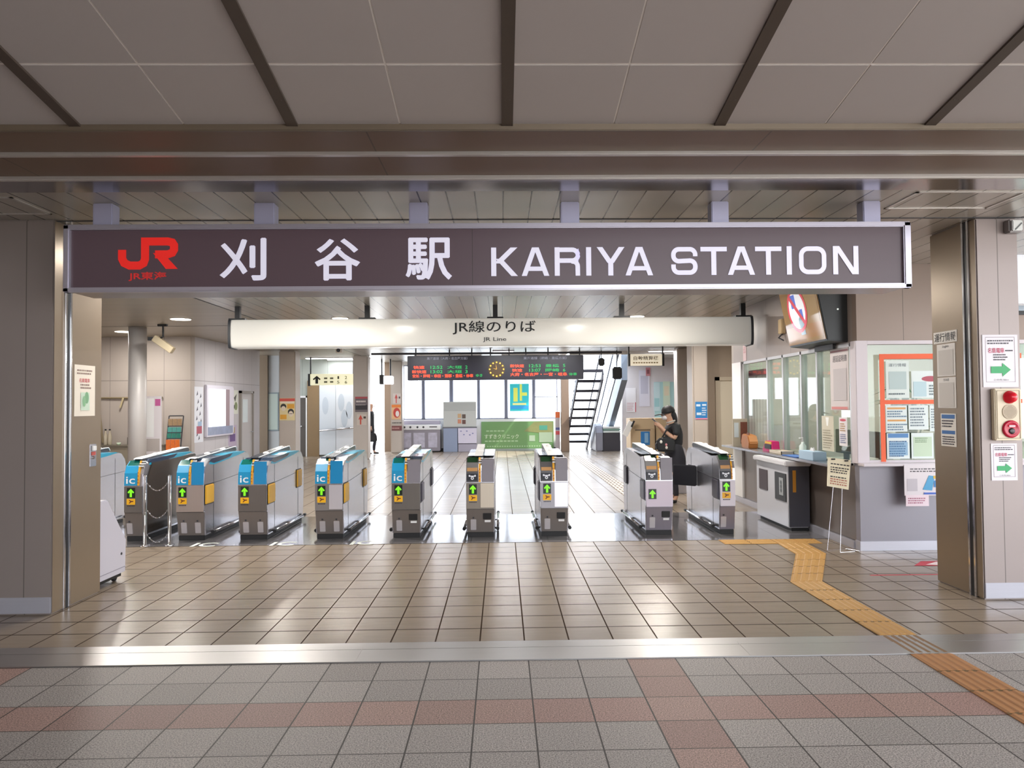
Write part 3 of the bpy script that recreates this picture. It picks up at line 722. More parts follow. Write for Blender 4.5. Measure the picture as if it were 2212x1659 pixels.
# ================================================================== SIGNS
# big station sign
t = thing('station_sign', 'long dark brown station name sign in a silver frame hung across the entrance', 'sign', (0, 5.42, 2.42))
X0, X1, Z0, Z1, YS = -3.13, 3.0, 2.425, 2.912, 5.42
obj('housing', B(X0 + .01, X1 - .01, YS + .02, YS + .36, Z0 + .01, Z1 - .01), mat('a29da3', .3, .6), t, .01)
bm = nbm()
for a in ((X0, X1, Z1 - .038, Z1), (X0, X1, Z0, Z0 + .035), (X0, X0 + .045, Z0, Z1), (X1 - .055, X1, Z0, Z1)): box(bm, a[0], a[1], YS - .03, YS + .03, a[2], a[3])
obj('frame', bm, brushed('b9b4c0', .30, 'x', .6), t, .008)
face = obj('face', B(X0 + .04, X1 - .05, YS + .0, YS + .03, Z0 + .03, Z1 - .03), mat('54434a', .35, 0, .12), t)  # faint glow added to a face that is lit from outside
obj('face_joint', B(-.208, -.204, YS - .001, YS + .01, Z0 + .035, Z1 - .04), mat('3a2f33', .5), face)
fr = frame('front', Vector((0, YS - .001, 0)))
WH = mat('dcd9ea', .4, 0, .35)
for ch, xa, xb, za, zb in (('刈', -2.025, -1.690, 2.506, 2.815), ('谷', -1.344, -1.016, 2.503, 2.808), ('駅', -.690, -.354, 2.504, 2.812)):
    bm = nbm()
    for k, (dx, dz) in enumerate(((-.006, 0), (.006, 0), (0, .005), (0, -.005))): add_text(bm, ch, fr, (xa + xb) / 2 + dx, (za + zb) / 2 + dz, 1, .004 + .0002 * k, .004, 1, (xb - xa - .012, zb - za - .01))
    obj('lettering', bm, WH, t)
# wide latin capitals drawn as strokes
def stroke(bm, pts, wd, dp=.004, closed=False):
    n = len(pts); P = [Vector((p[0], p[1])) for p in pts]; Ls, Rs = [], []
    for i in range(n):
        a = P[i - 1] if (i or closed) else None; b = P[(i + 1) % n] if (i < n - 1 or closed) else None
        d0 = (P[i] - a).normalized() if a is not None else None; d1 = (b - P[i]).normalized() if b is not None else None
        if d0 is None: d0 = d1
        if d1 is None: d1 = d0
        m = (d0 + d1); m = m.normalized() if m.length > 1e-6 else d0
        nn = Vector((-m.y, m.x)); k = wd / 2 / max(.35, nn.dot(Vector((-d0.y, d0.x))))
        Ls.append(P[i] + nn * k); Rs.append(P[i] - nn * k)
    A = [bm.verts.new(fr @ Vector((p.x, p.y, dp))) for p in Ls]; Bq = [bm.verts.new(fr @ Vector((p.x, p.y, dp))) for p in Rs]
    for i in range(n if closed else n - 1):
        j = (i + 1) % n; bm.faces.new((A[i], A[j], Bq[j], Bq[i]))
def diag(bm, x0, z0, x1, z1, wd, dp):
    k = wd * math.hypot(x1 - x0, z1 - z0) / abs(z1 - z0) / 2
    bm.faces.new([bm.verts.new(fr @ Vector((x, z, dp))) for x, z in ((x0 - k, z0), (x0 + k, z0), (x1 + k, z1), (x1 - k, z1))])
def arc(cx, cy, rx, ry, a0, a1, n=7): return [(cx + rx * math.cos(math.radians(a0 + (a1 - a0) * k / n)), cy + ry * math.sin(math.radians(a0 + (a1 - a0) * k / n))) for k in range(n + 1)]
def capital(bm, ch, x, w, z0, z1, s):
    a, b = z0 + s / 2, z1 - s / 2; l, r = x + s / 2, x + w - s / 2; mz = (z0 + z1) / 2; c = x + w / 2; rr = .042
    if ch == 'K':
        stroke(bm, [(l, z0), (l, z1)], s); diag(bm, l + s * .75, mz - .012, r - .004, z1, s * .95, .0042); diag(bm, l + s * 1.0, mz + .022, r + .0, z0, s * .95, .0044)
    elif ch == 'A':
        diag(bm, x + .021, z0, c - .006, z1, s * .95, .004); diag(bm, x + w - .021, z0, c + .006, z1, s * .95, .0042); stroke(bm, [(x + w*.24, z0 + .052), (x + w*.76, z0 + .052)], s * .85, .0044)
    elif ch == 'R':
        stroke(bm, [(l, z0), (l, z1)], s); pr = [(l, b), (r - rr, b)] + arc(r - rr, b - rr, rr, rr, 90, 0)[1:] + arc(r - rr, mz + s*.5 + rr - .012, rr, rr, 0, -90)[0:] + [(l, mz + s * .5 - .012)]
        stroke(bm, pr, s * .9, .0042); stroke(bm, [(r - rr, mz + s*.5 - .012)] + arc(r - .018 - .02, mz - .035, .035, .035, 90, 0) + [(r - .002, z0)], s * .9, .0044)
    elif ch == 'I': stroke(bm, [(c, z0), (c, z1)], s)
    elif ch == 'Y':
        stroke(bm, [(c, z0), (c, mz + .005)], s); diag(bm, x + .021, z1, c - .002, mz - .012, s * .95, .0042); diag(bm, x + w - .021, z1, c + .002, mz - .012, s * .95, .0044)
    elif ch == 'T': stroke(bm, [(x, b), (x + w, b)], s * .9); stroke(bm, [(c, z0), (c, b)], s, .0042)
    elif ch == 'N': stroke(bm, [(l, z0), (l, z1)], s); stroke(bm, [(r, z0), (r, z1)], s, .0042); diag(bm, l + .008, z1, r - .008, z0, s * .95, .0044)
    elif ch == 'O':
        stroke(bm, arc(r - .05, b - .05, .05, .05, 0, 90) + arc(l + .05, b - .05, .05, .05, 90, 180) + arc(l + .05, a + .05, .05, .05, 180, 270) + arc(r - .05, a + .05, .05, .05, 270, 360), s * .92, .004, True)
    elif ch == 'S':
        q = .04
        stroke(bm, [(r, b - .052)] + [(r, b - q)] + arc(r - q, b - q, q, q, 10, 90) + arc(l + q, b - q, q, q, 90, 180) + arc(l + q, mz + q - .002, q, q, 180, 270) + arc(r - q, mz - q + .002, q, q, 90, 0) + arc(r - q, a + q, q, q, 0, -90) + arc(l + q, a + q, q, q, 270, 180) + [(l, a + .06)], s * .9)
KS = at(1062, 566, Y=5.419)
def gx(px): return at(px, 566, Y=5.419).x
for ch, pa, pb in (('K', 1061, 1117), ('A', 1126, 1187), ('R', 1198, 1254), ('I', 1266, 1277), ('Y', 1289, 1349), ('A', 1350, 1411), ('S', 1449, 1507), ('T', 1513, 1570), ('A', 1571, 1631), ('T', 1631, 1688), ('I', 1699, 1710), ('O', 1725, 1785), ('N', 1799, 1854)):
    bm = nbm(); capital(bm, ch, gx(pa), gx(pb) - gx(pa), 2.529, 2.737, .037); obj('lettering', bm, WH, t)
# company emblem
bm = nbm()
RM = mat('d5251f', .4, 0, .45); jl, jr, jt, jb = -2.753, -2.323, 2.818, 2.593
def J(u, v): return (jl + (jr - jl) * u, jb + (jt - jb) * v)
jw = .058
stroke(bm, [J(.075, .62), J(.075, .34), J(.11, .2), J(.2, .115), J(.36, .115), J(.43, .19), J(.455, .32), J(.455, .885), J(.83, .885), J(.905, .85), J(.935, .76), J(.935, .62), J(.905, .52), J(.83, .47), J(.62, .47)], jw)
bm.faces.new([bm.verts.new(fr @ Vector((*J(*p), .0044))) for p in ((.62, .5), (.76, .5), (1.0, 0), (.80, 0), (.585, .52))][:5])
obj('emblem', bm, RM, t)
bm = nbm(); add_text(bm, 'JR東海', fr, -2.54, 2.54, 1, .004, .02, 1, (.27, .066)); obj('emblem_caption', bm, mat('b82a28', .4, 0, .4), t)
for k, (xa, xb) in enumerate(((-2.952, -2.811), (-1.793, -1.644), (-.668, -.532), (.441, .578), (1.552, 1.680), (2.679, 2.808))):
    obj('hanger_bracket', B(xa, xb, 5.45, 5.56, Z1 - .01, ZC), mat('b3b2cc', .35, .3), t, .006)

# white line sign
t = thing('line_sign', 'long white curved hanging sign for the JR line, over the gates', 'sign', (0, 11, 2.45))
bm = nbm(); n = 16; pr = []
for k in range(n + 1):
    q = -PI / 2 + PI * k / n; cq, sq = math.cos(q), math.sin(q); pr.append((11.02 - .07 * abs(cq) ** .55, 2.662 + .205 * (1 if sq > 0 else -1) * abs(sq) ** .8))
pr += [(11.25, 2.87), (11.25, 2.454)]
prism(bm, pr, 'x', -3.94, 3.68); p_ = obj('panel', bm, mat('f3f1ea', .25, 0, .2), t, 0, True)  # faint glow added to the panel's material to brighten it
for poly in p_.data.polygons: poly.use_smooth = len(poly.vertices) == 4
for xa, xb in ((-3.975, -3.94), (3.68, 3.715)):
    bm = nbm(); prism(bm, [(y + (-.008 if y < 11.2 else .008), z + (.012 if z > 2.66 else -.012)) for y, z in pr], 'x', xa, xb); obj('end_cap', bm, mat('2d3036', .4), t)
for x in (-3.90, -1.99, -.09, 1.80, 3.62):
    bm = nbm(); box(bm, x - .035, x + .035, 11.12, 11.19, 2.86, ZC); q = obj('hanger', bm, mat('26282c', .4), t)
    obj('hanger_foot', B(x - .12, x + .12, 11.1, 11.21, 2.865, 2.90), mat('26282c', .4), q)
fr2 = frame('front', Vector((0, 10.947, 0)))
bm = nbm(); add_text(bm, 'JR線のりば', fr2, -.105, 2.725, 1, .004, .006, 1, (1.215, .20)); obj('lettering', bm, mat('22262a', .5), t)
fr2 = frame('front', Vector((0, 10.952, 0)))
bm = nbm(); add_text(bm, 'JR Line', fr2, -.10, 2.545, 1, .006, .004, 1, (.34, .072)); obj('lettering', bm, mat('3a3e40', .5), t)

# departure board
t = thing('departure_board', 'dark electronic departure board with red and green lights and a round clock', 'departure board', (-.16, 20, 2.25))
obj('housing', B(-2.51, 2.19, 20.0, 20.28, 2.255, 2.905), mat('24232f', .35), t, .01)
fb = frame('front', Vector((0, 19.998, 0)))
GRY = mat('8d90a0', .5, 0, .25); RED = mat('ff4a28', .5, 0, 1.3); GRN = mat('1fa050', .5, 0, .7)
def led(nm, s, xa, xb, z, h, m):
    bm = nbm(); add_text(bm, s, fb, (xa + xb) / 2, z, 1, .004, .012, 1, (xb - xa, h)); obj(nm, bm, m, t)
bx = lambda px: at(px, 795, Y=20).x
led('heading', '東海道線（大府・名古屋方面）', bx(922), bx(1010), 2.835, .075, GRY); led('heading', '東海道線（岡崎・豊橋方面）', bx(1131), bx(1224), 2.825, .075, GRY)
for i, (k, tm, de, no, ya) in enumerate((('快速', '12:52', '大垣', '2', 796), ('新快速', '13:02', '大垣', '3', 805))):
    z = at(1000, 793 + 9.5 * i, Y=20).z
    led('train_kind', k, bx(893 if i == 0 else 890), bx(917 if i == 0 else 921), z, .085, RED); led('train_time', tm, bx(930), bx(956), z, .085, GRN); led('destination', de, bx(966), bx(998), z, .085, GRN); led('platform_number', no, bx(1005), bx(1010), z, .085, GRN)
for i, (k, tm, de, no) in enumerate((('新快速', '12:53', '豊橋', '5'), ('快速', '13:07', '岡崎', '6'))):
    z = at(1170, 790 + 9.5 * i, Y=20).z
    led('train_kind', k, bx(1102 if i == 0 else 1106), bx(1132 if i == 0 else 1128), z, .085, RED); led('train_time', tm, bx(1143), bx(1168), z, .085, GRN); led('destination', de, bx(1178), bx(1208), z, .085, GRN); led('platform_number', no, bx(1216), bx(1221), z, .085, GRN)
led('message_lettering', '安城・岡崎・幸田・蒲郡・豊橋・停車', bx(891), bx(1022), at(960, 812, Y=20).z, .09, RED); led('message_lettering', '大府・名古屋・一宮・岐阜', bx(1102), bx(1225), at(1160, 808.5, Y=20).z, .09, RED)
led('message_lettering', 'ゆき', bx(1028), bx(1042), at(1035, 811, Y=20).z, .08, GRN); led('message_lettering', '停車', bx(1229), bx(1246), at(1237, 808, Y=20).z, .08, GRN)
fc = frame('front', Vector((-.135, 19.995, 2.535)))
bm = nbm(); v = nbm(); flat(bm, fc, disc(0, 0, .225, 32), .003); ck = obj('clock', bm, mat('4a3512', .4, 0, .15), t)
bm = nbm()
for k in range(12):
    a = k * PI / 6; flat(bm, fc, disc(.185 * math.sin(a), .185 * math.cos(a), .022, 10), .006)
obj('hour_dots', bm, mat('f0c24a', .5, 0, 1.), ck)
bm = nbm()
for a, l in ((-1.35, .11), (-.15, .15)): flat(bm, fc, [(.01 * math.cos(a), -.01 * math.sin(a)), (l * math.sin(a), l * math.cos(a)), (-.01 * math.cos(a), .01 * math.sin(a))], .007)
obj('clock_hands', bm, mat('d9a640', .5, 0, .7), ck)
bm = nbm(); tube(bm, [(-3.49, 20.14, 2.975), (3.24, 20.14, 2.975)], .028); br = obj('hanging_bar', bm, M['dark'], t)
bm = nbm()
for x in (-2.3, -1.4, -.8, -.3, .2, .65, 1.25, 2.1):
    tube(bm, [(x, 20.14, 2.89), (x, 20.14, ZC)], .018)
obj('suspension_rods', bm, M['dark'], br)

# ================================================================== NOTICES, FITTINGS AND FURNITURE
GREEN = '3fae6e'; INK = '4a4650'; PINK = 'c2476a'; PAPER = 'f0ecee'
# ---- right pillar
def way_notice(label, x0, x1, z0, z1):
    c = Vector(((x0 + x1) / 2, 5.975, (z0 + z1) / 2)); w, h = x1 - x0, z1 - z0
    sheet('notice_sheet', label, 'notice', 'front', c, w, h, 'efeaf0', [
        ('border_print', 'b9aeb6', 'rect', 0, .452 * h, .82 * w, .006), ('border_print', 'b9aeb6', 'rect', 0, -.40 * h, .82 * w, .004), ('border_print', 'b9aeb6', 'rect', -.41 * w, .02 * h, .004, .85 * h), ('border_print', 'b9aeb6', 'rect', .41 * w, .02 * h, .004, .85 * h),
        ('small_lettering', INK, 'lines', -.36 * w, .36 * w, .31 * h, .41 * h, 2), ('large_print', PINK, 'text', '名鉄電車', -.12 * w, .20 * h, .46 * w, .10 * h, .01),
        ('small_lettering', INK, 'lines', .14 * w, .36 * w, .17 * h, .22 * h, 1), ('small_lettering', INK, 'lines', -.2 * w, .24 * w, -.0 * h, .14 * h, 3),
        ('green_arrow', GREEN, 'poly', arrow_r(.0, -.17 * h, .56 * w, .26 * h)), ('distance_print', INK, 'text', 'この先 50m', 0, -.36 * h, .42 * w, .035 * h)])
way_notice('larger white notice with green arrow above the red fire alarm box', 3.883, 4.172, 1.704, 2.128)
way_notice('smaller white notice with green arrow below the red fire alarm box', 3.932, 4.144, .953, 1.25)
t = thing('fire_alarm', 'cream fire alarm panel with red lamp, round speaker and red push button', 'fire alarm', (4.05, 5.98, 1.28))
obj('case', B(3.94, 4.157, 5.925, 5.98, 1.277, 1.691), mat('e3d6bb', .4), t, .008)
bm = nbm()
for a in ((3.955, 4.142, 1.672, 1.676), (3.955, 4.142, 1.292, 1.296), (3.955, 3.959, 1.292, 1.676), (4.138, 4.142, 1.292, 1.676)): box(bm, a[0], a[1], 5.922, 5.926, a[2], a[3])
obj('trim_line', bm, mat('9c8a68', .5), t)
bm = nbm(); lathe(bm, [(.052, 0), (.05, -.014), (.044, -.018), (.04, -.045), (.025, -.062), (.004, -.067)], (4.057, 5.925, 1.622), 28, 'y'); obj('alarm_lamp', bm, mat('d31a2c', .15, 0, .12), t, 0, True)
bm = nbm(); lathe(bm, [(.06, 0), (.06, -.006), (.052, -.006)], (4.057, 5.925, 1.506), 28, 'y'); sp = obj('speaker_grille', bm, mat('bfae96', .5), t)
bm = nbm()
for i in range(-4, 5):
    for k in range(-4, 5):
        if i * i + k * k < 18: flat(bm, frame('front', Vector((4.057, 5.919, 1.506))), disc(i * .011, k * .011, .0028, 6), .001)
obj('grille_pattern', bm, mat('80705c', .6), sp)
bm = nbm(); lathe(bm, [(.07, 0), (.07, -.012), (.058, -.02), (.05, -.016), (.03, -.014)], (4.062, 5.925, 1.368), 32, 'y'); pb = obj('push_station', bm, mat('c01638', .2), t, 0, True)
bm = nbm(); lathe(bm, [(.026, 0), (.024, -.006), (.01, -.008)], (4.062, 5.912, 1.352), 20, 'y'); obj('push_button', bm, mat('2a2024', .3), pb, 0, True)
bm = nbm(); flat(bm, frame('front', Vector((4.062, 5.904, 1.392))), rect(0, 0, .05, .012), .001); obj('button_plate', bm, mat('e7d9dd', .4), pb)
t = thing('emergency_lamp', 'small square glass emergency lamp high on the right pillar', 'lamp', (4.13, 5.98, 3.0))
obj('case', B(4.08, 4.19, 5.90, 5.98, 2.945, 3.05), mat('8f8a8a', .35, .5), t, .01)
obj('lens', B(4.095, 4.18, 5.885, 5.902, 2.955, 3.04), mat('dfe3e4', .08, .3), t, .006)
bm = nbm(); prism(bm, [(4.11, 2.965), (4.165, 3.02), (4.172, 3.012), (4.118, 2.958)], 'y', 5.882, 5.886); obj('reflector', bm, mat('6c7072', .2, .6), t)
# inner face of the right pillar
XR = 3.8455
def on_right(name, label, cat, y0, y1, z0, z1, col, els, **k): return sheet(name, label, cat, 'left', Vector((XR, (y0 + y1) / 2, (z0 + z1) / 2)), abs(y1 - y0), z1 - z0, col, els, **k)
on_right('notice_sheet', 'narrow sheet with large service information heading at the top of the pillar notices', 'notice', 6.25, 6.59, 2.10, 2.20, 'e6e2de', [('heading', '2c2a2c', 'text', '運行情報', 0, 0, .31, .075, .01)])
on_right('notice_sheet', 'white sheet headed English on the right pillar', 'notice', 6.28, 6.545, 1.81, 2.09, 'e9e5e2', [('heading', INK, 'text', 'English', 0, .115, .09, .024), ('code_area', 'cfcac6', 'rect', 0, -.02, .215, .215)])
on_right('notice_sheet', 'white sheet headed in Japanese under the English one', 'notice', 6.28, 6.545, 1.535, 1.80, 'e9e5e2', [('heading', INK, 'text', '日本語', 0, .112, .08, .024), ('code_area', 'cfcac6', 'rect', 0, -.018, .215, .21)])
on_right('notice_sheet', 'white sheet with two blue bands lowest on the right pillar', 'notice', 6.29, 6.51, 1.205, 1.487, 'ece8e2', [('blue_band', '3d6fb0', 'rect', 0, .115, .19, .035), ('blue_band', '3d6fb0', 'rect', 0, -.02, .19, .03), ('small_lettering', INK, 'lines', -.09, .09, .02, .09, 3), ('small_lettering', INK, 'lines', -.09, .09, -.13, -.05, 4)])
# ---- left pillar
sheet('notice_sheet', 'cream notice with red heading and green picture on the left pillar', 'notice', 'right', Vector((-3.496, 6.357, 1.744)), .31, .426, 'f0e6d8', [
    ('small_lettering', '8a6f66', 'lines', -.12, .12, .13, .18, 2), ('large_print', 'c4505c', 'text', '名鉄電車', -.01, .085, .16, .035, .01), ('small_lettering', '8a6f66', 'lines', -.07, .09, .01, .06, 2),
    ('picture', 'cfe3cf', 'poly', rect(0, -.09, .13, .15)), ('picture_leaf', '7fae86', 'poly', disc(.02, -.06, .03, 16, .05)), ('picture_leaf', '8dbb92', 'poly', disc(-.02, -.09, .025, 16, .045))])
t = thing('wall_switch', 'steel key switch plate with white and red parts on the left pillar', 'switch', (-3.5, 6.48, 1.2))
obj('plate', B(-3.50, -3.492, 6.435, 6.535, 1.10, 1.29), M['steel'], t, .003)
obj('key_cover', B(-3.492, -3.478, 6.455, 6.515, 1.235, 1.275), M['white'], t, .003); obj('red_label', B(-3.492, -3.488, 6.455, 6.515, 1.195, 1.225), mat('c25046', .4), t)
bm = nbm(); lathe(bm, [(.014, 0), (.012, .012)], (-3.492, 6.485, 1.175), 14, 'x'); obj('key_cylinder', bm, M['chrome'], t)
# slanted white cart behind the left pillar
t = thing('slanted_cart', 'white slant-topped cart on casters standing behind the left pillar', 'cart', (-3.85, 6.9, 0))
bm = nbm(); prism(bm, [(6.64, .07), (7.12, .07), (7.13, .37), (6.80, .775), (6.64, .775)], 'x', -4.25, -3.53); obj('body', bm, mat('c6c3ce', .4), t, .008)
obj('base', B(-4.23, -3.55, 6.66, 7.08, .04, .075), M['rubber'], t)
obj('edge_trim', B(-3.532, -3.527, 6.64, 7.12, .118, .124), mat('8b8894', .4), t)
bm = nbm(); lathe(bm, [(.012, 0), (.012, .006)], (-3.53, 7.04, .25), 12, 'x'); obj('lock', bm, M['dark'], t)
for x, y in ((-3.59, 7.03), (-4.18, 7.03), (-3.59, 6.72), (-4.18, 6.72)):
    bm = nbm(); lathe(bm, [(.03, -.015), (.034, -.01), (.034, .01), (.03, .015)], (x, y, .034), 16, 'x'); obj('caster', bm, M['rubber'], t, 0, True)

# ---- tactile paving and floor tape
YEL = mat('bd9050', .55, noise=.08, nscale=20); OCH = mat('b47f4f', .6, noise=.08, nscale=20); BRN = mat('7d5a33', .5, noise=.1)
def tactile(label, corners, n_tiles, m, bars=4, dots=False, split=None):
    """corners: near-left, near-right, far-right, far-left on the floor; raised bars run from near to far"""
    a, b, c, d = (Vector((p[0], p[1], 0)) for p in corners)
    bm = nbm()
    lo = [bm.verts.new(p + Vector((0, 0, .001))) for p in (a, b, c, d)]; hi = [bm.verts.new(p + Vector((0, 0, .005))) for p in (a, b, c, d)]
    bm.faces.new(lo); bm.faces.new(hi[::-1])
    for i in range(4): bm.faces.new((lo[i], hi[i], hi[(i + 1) % 4], lo[(i + 1) % 4]))
    def P(u, v, z=0): p = a.lerp(b, u).lerp(d.lerp(c, u), v); return p + Vector((0, 0, z))
    for k in range(n_tiles):
        v0, v1 = (k + .03) / n_tiles, (k + .97) / n_tiles
        if dots:
            for i in range(5):
                for j in range(5):
                    q = P((i + .5) / 5, v0 + (v1 - v0) * (j + .5) / 5, .005); lathe(bm, [(.012, 0), (.008, .005)], q, 8)
        else:
            for i in range(bars):
                u = (i + .5) / bars; h = .30 / bars
                w0, w1 = [P(u - h, v0, .005), P(u + h, v0, .005), P(u + h, v1, .005), P(u - h, v1, .005)], [P(u - h * .6, v0, .010), P(u + h * .6, v0, .010), P(u + h * .6, v1, .010), P(u - h * .6, v1, .010)]
                A = [bm.verts.new(p) for p in w0]; C_ = [bm.verts.new(p) for p in w1]; bm.faces.new(C_)
                for s in range(4): bm.faces.new((A[s], A[(s + 1) % 4], C_[(s + 1) % 4], C_[s]))
    if not dots:
        for k in range(1, n_tiles):
            v = k / n_tiles; A = [bm.verts.new(P(*q, .0056)) for q in ((0, v - .008), (1, v - .008), (1, v + .008), (0, v + .008))]; f = bm.faces.new(A); f.material_index = 1
    o = obj('tactile_paving', bm, m); o.data.materials.append(mat('6e5430', .6)); tag(o, label, 'tactile paving', 'tactile paving strips')
tactile('ochre tactile strip on the outer paving in front of the threshold', [(2.56, 2.9), (2.825, 2.9), (2.825, 4.72), (2.56, 4.72)], 6, OCH, 5)
tactile('dark worn tactile strip lying on the steel threshold', [(2.56, 4.73), (2.825, 4.73), (2.815, 5.095), (2.56, 5.095)], 1, BRN, 5)
tactile('yellow tactile strip straight into the hall from the threshold', [(2.56, 5.11), (2.815, 5.11), (2.83, 6.65), (2.545, 6.65)], 5, YEL, 5)
tactile('yellow tactile strip slanting right from the straight run', [(2.545, 6.65), (2.83, 6.65), (3.39, 7.86), (3.07, 7.86)], 4, YEL)
tactile('yellow tactile strip slanting left towards the last gate', [(3.07, 7.86), (3.39, 7.86), (3.42, 8.42), (3.10, 8.44)], 2, YEL)
tactile('yellow tactile strip across the hall in front of the last gate', [(3.1, 8.44), (3.1, 8.71), (2.5, 8.71), (2.5, 8.46)], 2, YEL)
tactile('yellow dotted tactile block beside the office counter', [(3.11, 8.43), (3.60, 8.43), (3.62, 8.71), (3.11, 8.71)], 1, YEL, dots=True)
tactile('pale tactile strip running away behind the widest aisle towards the stairs', [(2.10, 11.2), (2.40, 11.2), (2.40, 23.2), (2.10, 23.2)], 40, mat('d3ccc6', .5), 4)
o = obj('floor_tape', B(3.37, 4.4, 6.86, 6.885, 0, .0015), mat('c8414f', .5)); tag(o, 'thin red floor tape line beside the right pillar', 'floor tape')
bm = nbm(); fr = frame('up', Vector((4.28, 7.3, .001))); flat(bm, fr, [(-.30, -.06), (.3, -.1), (.3, .16), (-.12, .14)], .0005); o = obj('floor_marking', bm, mat('c23a48', .5)); tag(o, 'red floor sticker with white arrow half behind the right pillar', 'floor sticker')
bm = nbm(); flat(bm, fr, [(-.16, -.02), (.02, .11), (.02, .06), (.2, .06), (.2, .0), (.02, .0), (.02, -.06)], .0012); obj('white_arrow', bm, mat('f0dfe0', .5), o)

# ---- office front
YF = 7.974
fx = lambda px: at(px, 880, Y=7.97).x
fz = lambda py: at(1960, py, Y=7.97).z
t = thing('orange_tape_frame', 'bright orange tape frame around notices on the office front window', 'notice frame', (4.6, 7.975, 1.5))
OR = mat('f0602a', .5)
obj('upright', B(4.055, 4.105, 7.968, 7.972, .95, 2.105), OR, t); obj('top_band', B(4.055, 5.6, 7.967, 7.971, 2.05, 2.105), OR, t); obj('middle_band', B(4.09, 5.6, 7.967, 7.971, 1.565, 1.61), OR, t)
def pane_sheet(label, x0, x1, z0, z1, col, els, y=7.972, **k): return sheet('notice_sheet', label, 'notice', 'front', Vector(((x0 + x1) / 2, y, (z0 + z1) / 2)), x1 - x0, z1 - z0, col, els, **k)
pane_sheet('white service information sheet upper left inside the orange frame', 4.125, 4.375, 1.63, 2.03, 'dfe9e6', [('heading', '50606a', 'text', '運行情報', 0, .155, .19, .035), ('code_area', 'b9cbcb', 'rect', 0, -.01, .19, .19), ('small_lettering', '5a6a70', 'lines', -.1, .1, -.17, -.14, 1)])
pane_sheet('pale sheet with red oval upper right inside the orange frame', 4.40, 4.86, 1.63, 1.92, 'e2ecec', [('red_oval', 'b04a5c', 'poly', disc(-.02, .06, .10, 24, .03)), ('blue_block', 'bcd6de', 'rect', -.14, -.05, .14, .16), ('small_lettering', '6a7a80', 'lines', -.04, .2, -.12, .0, 4)])
for i, (nm, x0, x1, z0, z1, els) in enumerate((
    ('timetable sheet with orange bands, left of the upper lower row', 4.115, 4.345, 1.27, 1.55, [('orange_stripe', 'd9a05a', 'rect', 0, .11, .2, .02), ('orange_stripe', 'd9a05a', 'rect', 0, -.02, .2, .02), ('small_lettering', '5f7f98', 'lines', -.1, .1, .01, .09, 3), ('small_lettering', '5f7f98', 'lines', -.1, .1, -.13, -.05, 3)]),
    ('plain white notice in the middle under the orange cross band', 4.36, 4.575, 1.29, 1.55, [('small_lettering', '6a7a86', 'lines', -.09, .09, -.1, .11, 7)]),
    ('pale grey notice right under the orange cross band, next to the pillar', 4.59, 4.82, 1.27, 1.55, [('small_lettering', '7a8a90', 'lines', -.1, .1, -.11, .11, 8)]),
    ('blue headed sheet lowest left inside the orange frame', 4.12, 4.365, .98, 1.255, [('blue_band', '4f86c0', 'rect', 0, .11, .22, .045), ('blue_block', '8fb4d2', 'rect', 0, -.03, .2, .14), ('small_lettering', '3d6f9e', 'lines', -.1, .1, -.12, .06, 7)]),
    ('pale green sheet lowest middle inside the orange frame', 4.385, 4.625, .98, 1.255, [('green_area', 'c4d8be', 'rect', 0, -.01, .2, .21), ('small_lettering', '7d9a78', 'lines', -.08, .06, .03, .09, 3)]),
    ('blue bordered sheet with round marks lowest right by the pillar', 4.64, 4.88, .99, 1.24, [('blue_border', '3f7fae', 'rect', 0, 0, .21, .22), ('white_area', 'd4e6ea', 'rect', .01, -.01, .16, .17), ('round_mark', '3f7fae', 'poly', disc(-.05, .03, .02)), ('round_mark', '3f7fae', 'poly', disc(-.05, -.03, .02))]))):
    pane_sheet(nm, x0, x1, z0, z1, 'e0eaea', els)
pane_sheet('crinkled clear sleeve poster with blue and yellow print hanging from the pale ledge', 4.235, 4.70, .60, .925, 'ddd6dc', [('small_lettering', '4a4650', 'lines', -.17, .2, .08, .13, 2), ('code_area', 'bdb7c0', 'rect', -.15, -.05, .11, .13), ('blue_block', '3f9ccc', 'poly', [(-.04, -.1), (.03, .05), (.09, .04), (.06, -.11)]), ('blue_block', '2e7fc0', 'rect', .13, -.04, .10, .07), ('yellow_block', 'd9b23c', 'rect', .12, .03, .09, .03), ('blue_band', '3a62c0', 'rect', .09, -.14, .24, .02)], 7.853, thick=.004, rough=.15)
pane_sheet('small pink printed slip below the sleeve poster', 4.245, 4.49, .49, .606, 'e6d3dc', [('small_lettering', 'a8647c', 'lines', -.1, .1, -.035, .035, 3)], 7.849)

# ---- office side: sheets on the glass
XS = 3.818
def side_sheet(label, y0, y1, z0, z1, col, els, x=XS, **k): return sheet('notice_sheet', label, 'notice', 'left', Vector((x, (y0 + y1) / 2, (z0 + z1) / 2)), y1 - y0, z1 - z0, col, els, **k)
side_sheet('tall pale pink sheet with large heading on the office side glass', 8.18, 8.64, 1.50, 2.20, 'd9cfcf', [('pink_band', 'a86a70', 'rect', 0, .32, .44, .02), ('heading', '5a5258', 'text', '遅延証明書', .02, .235, .35, .075), ('code_area', 'c4bcbe', 'rect', .02, -.06, .33, .36), ('pink_band', 'd98a86', 'rect', 0, -.325, .40, .03)])
side_sheet('creased cream paper with white tag hanging on the side glass beside the tall pink sheet', 8.58, 8.90, 1.02, 1.43, 'cfc8b4', [('white_tag', 'f2f2ee', 'poly', [(-.05, .19), (.04, .19), (.015, .09), (-.025, .09)]), ('small_lettering', 'a9a08a', 'lines', -.13, .13, -.18, .05, 8)])
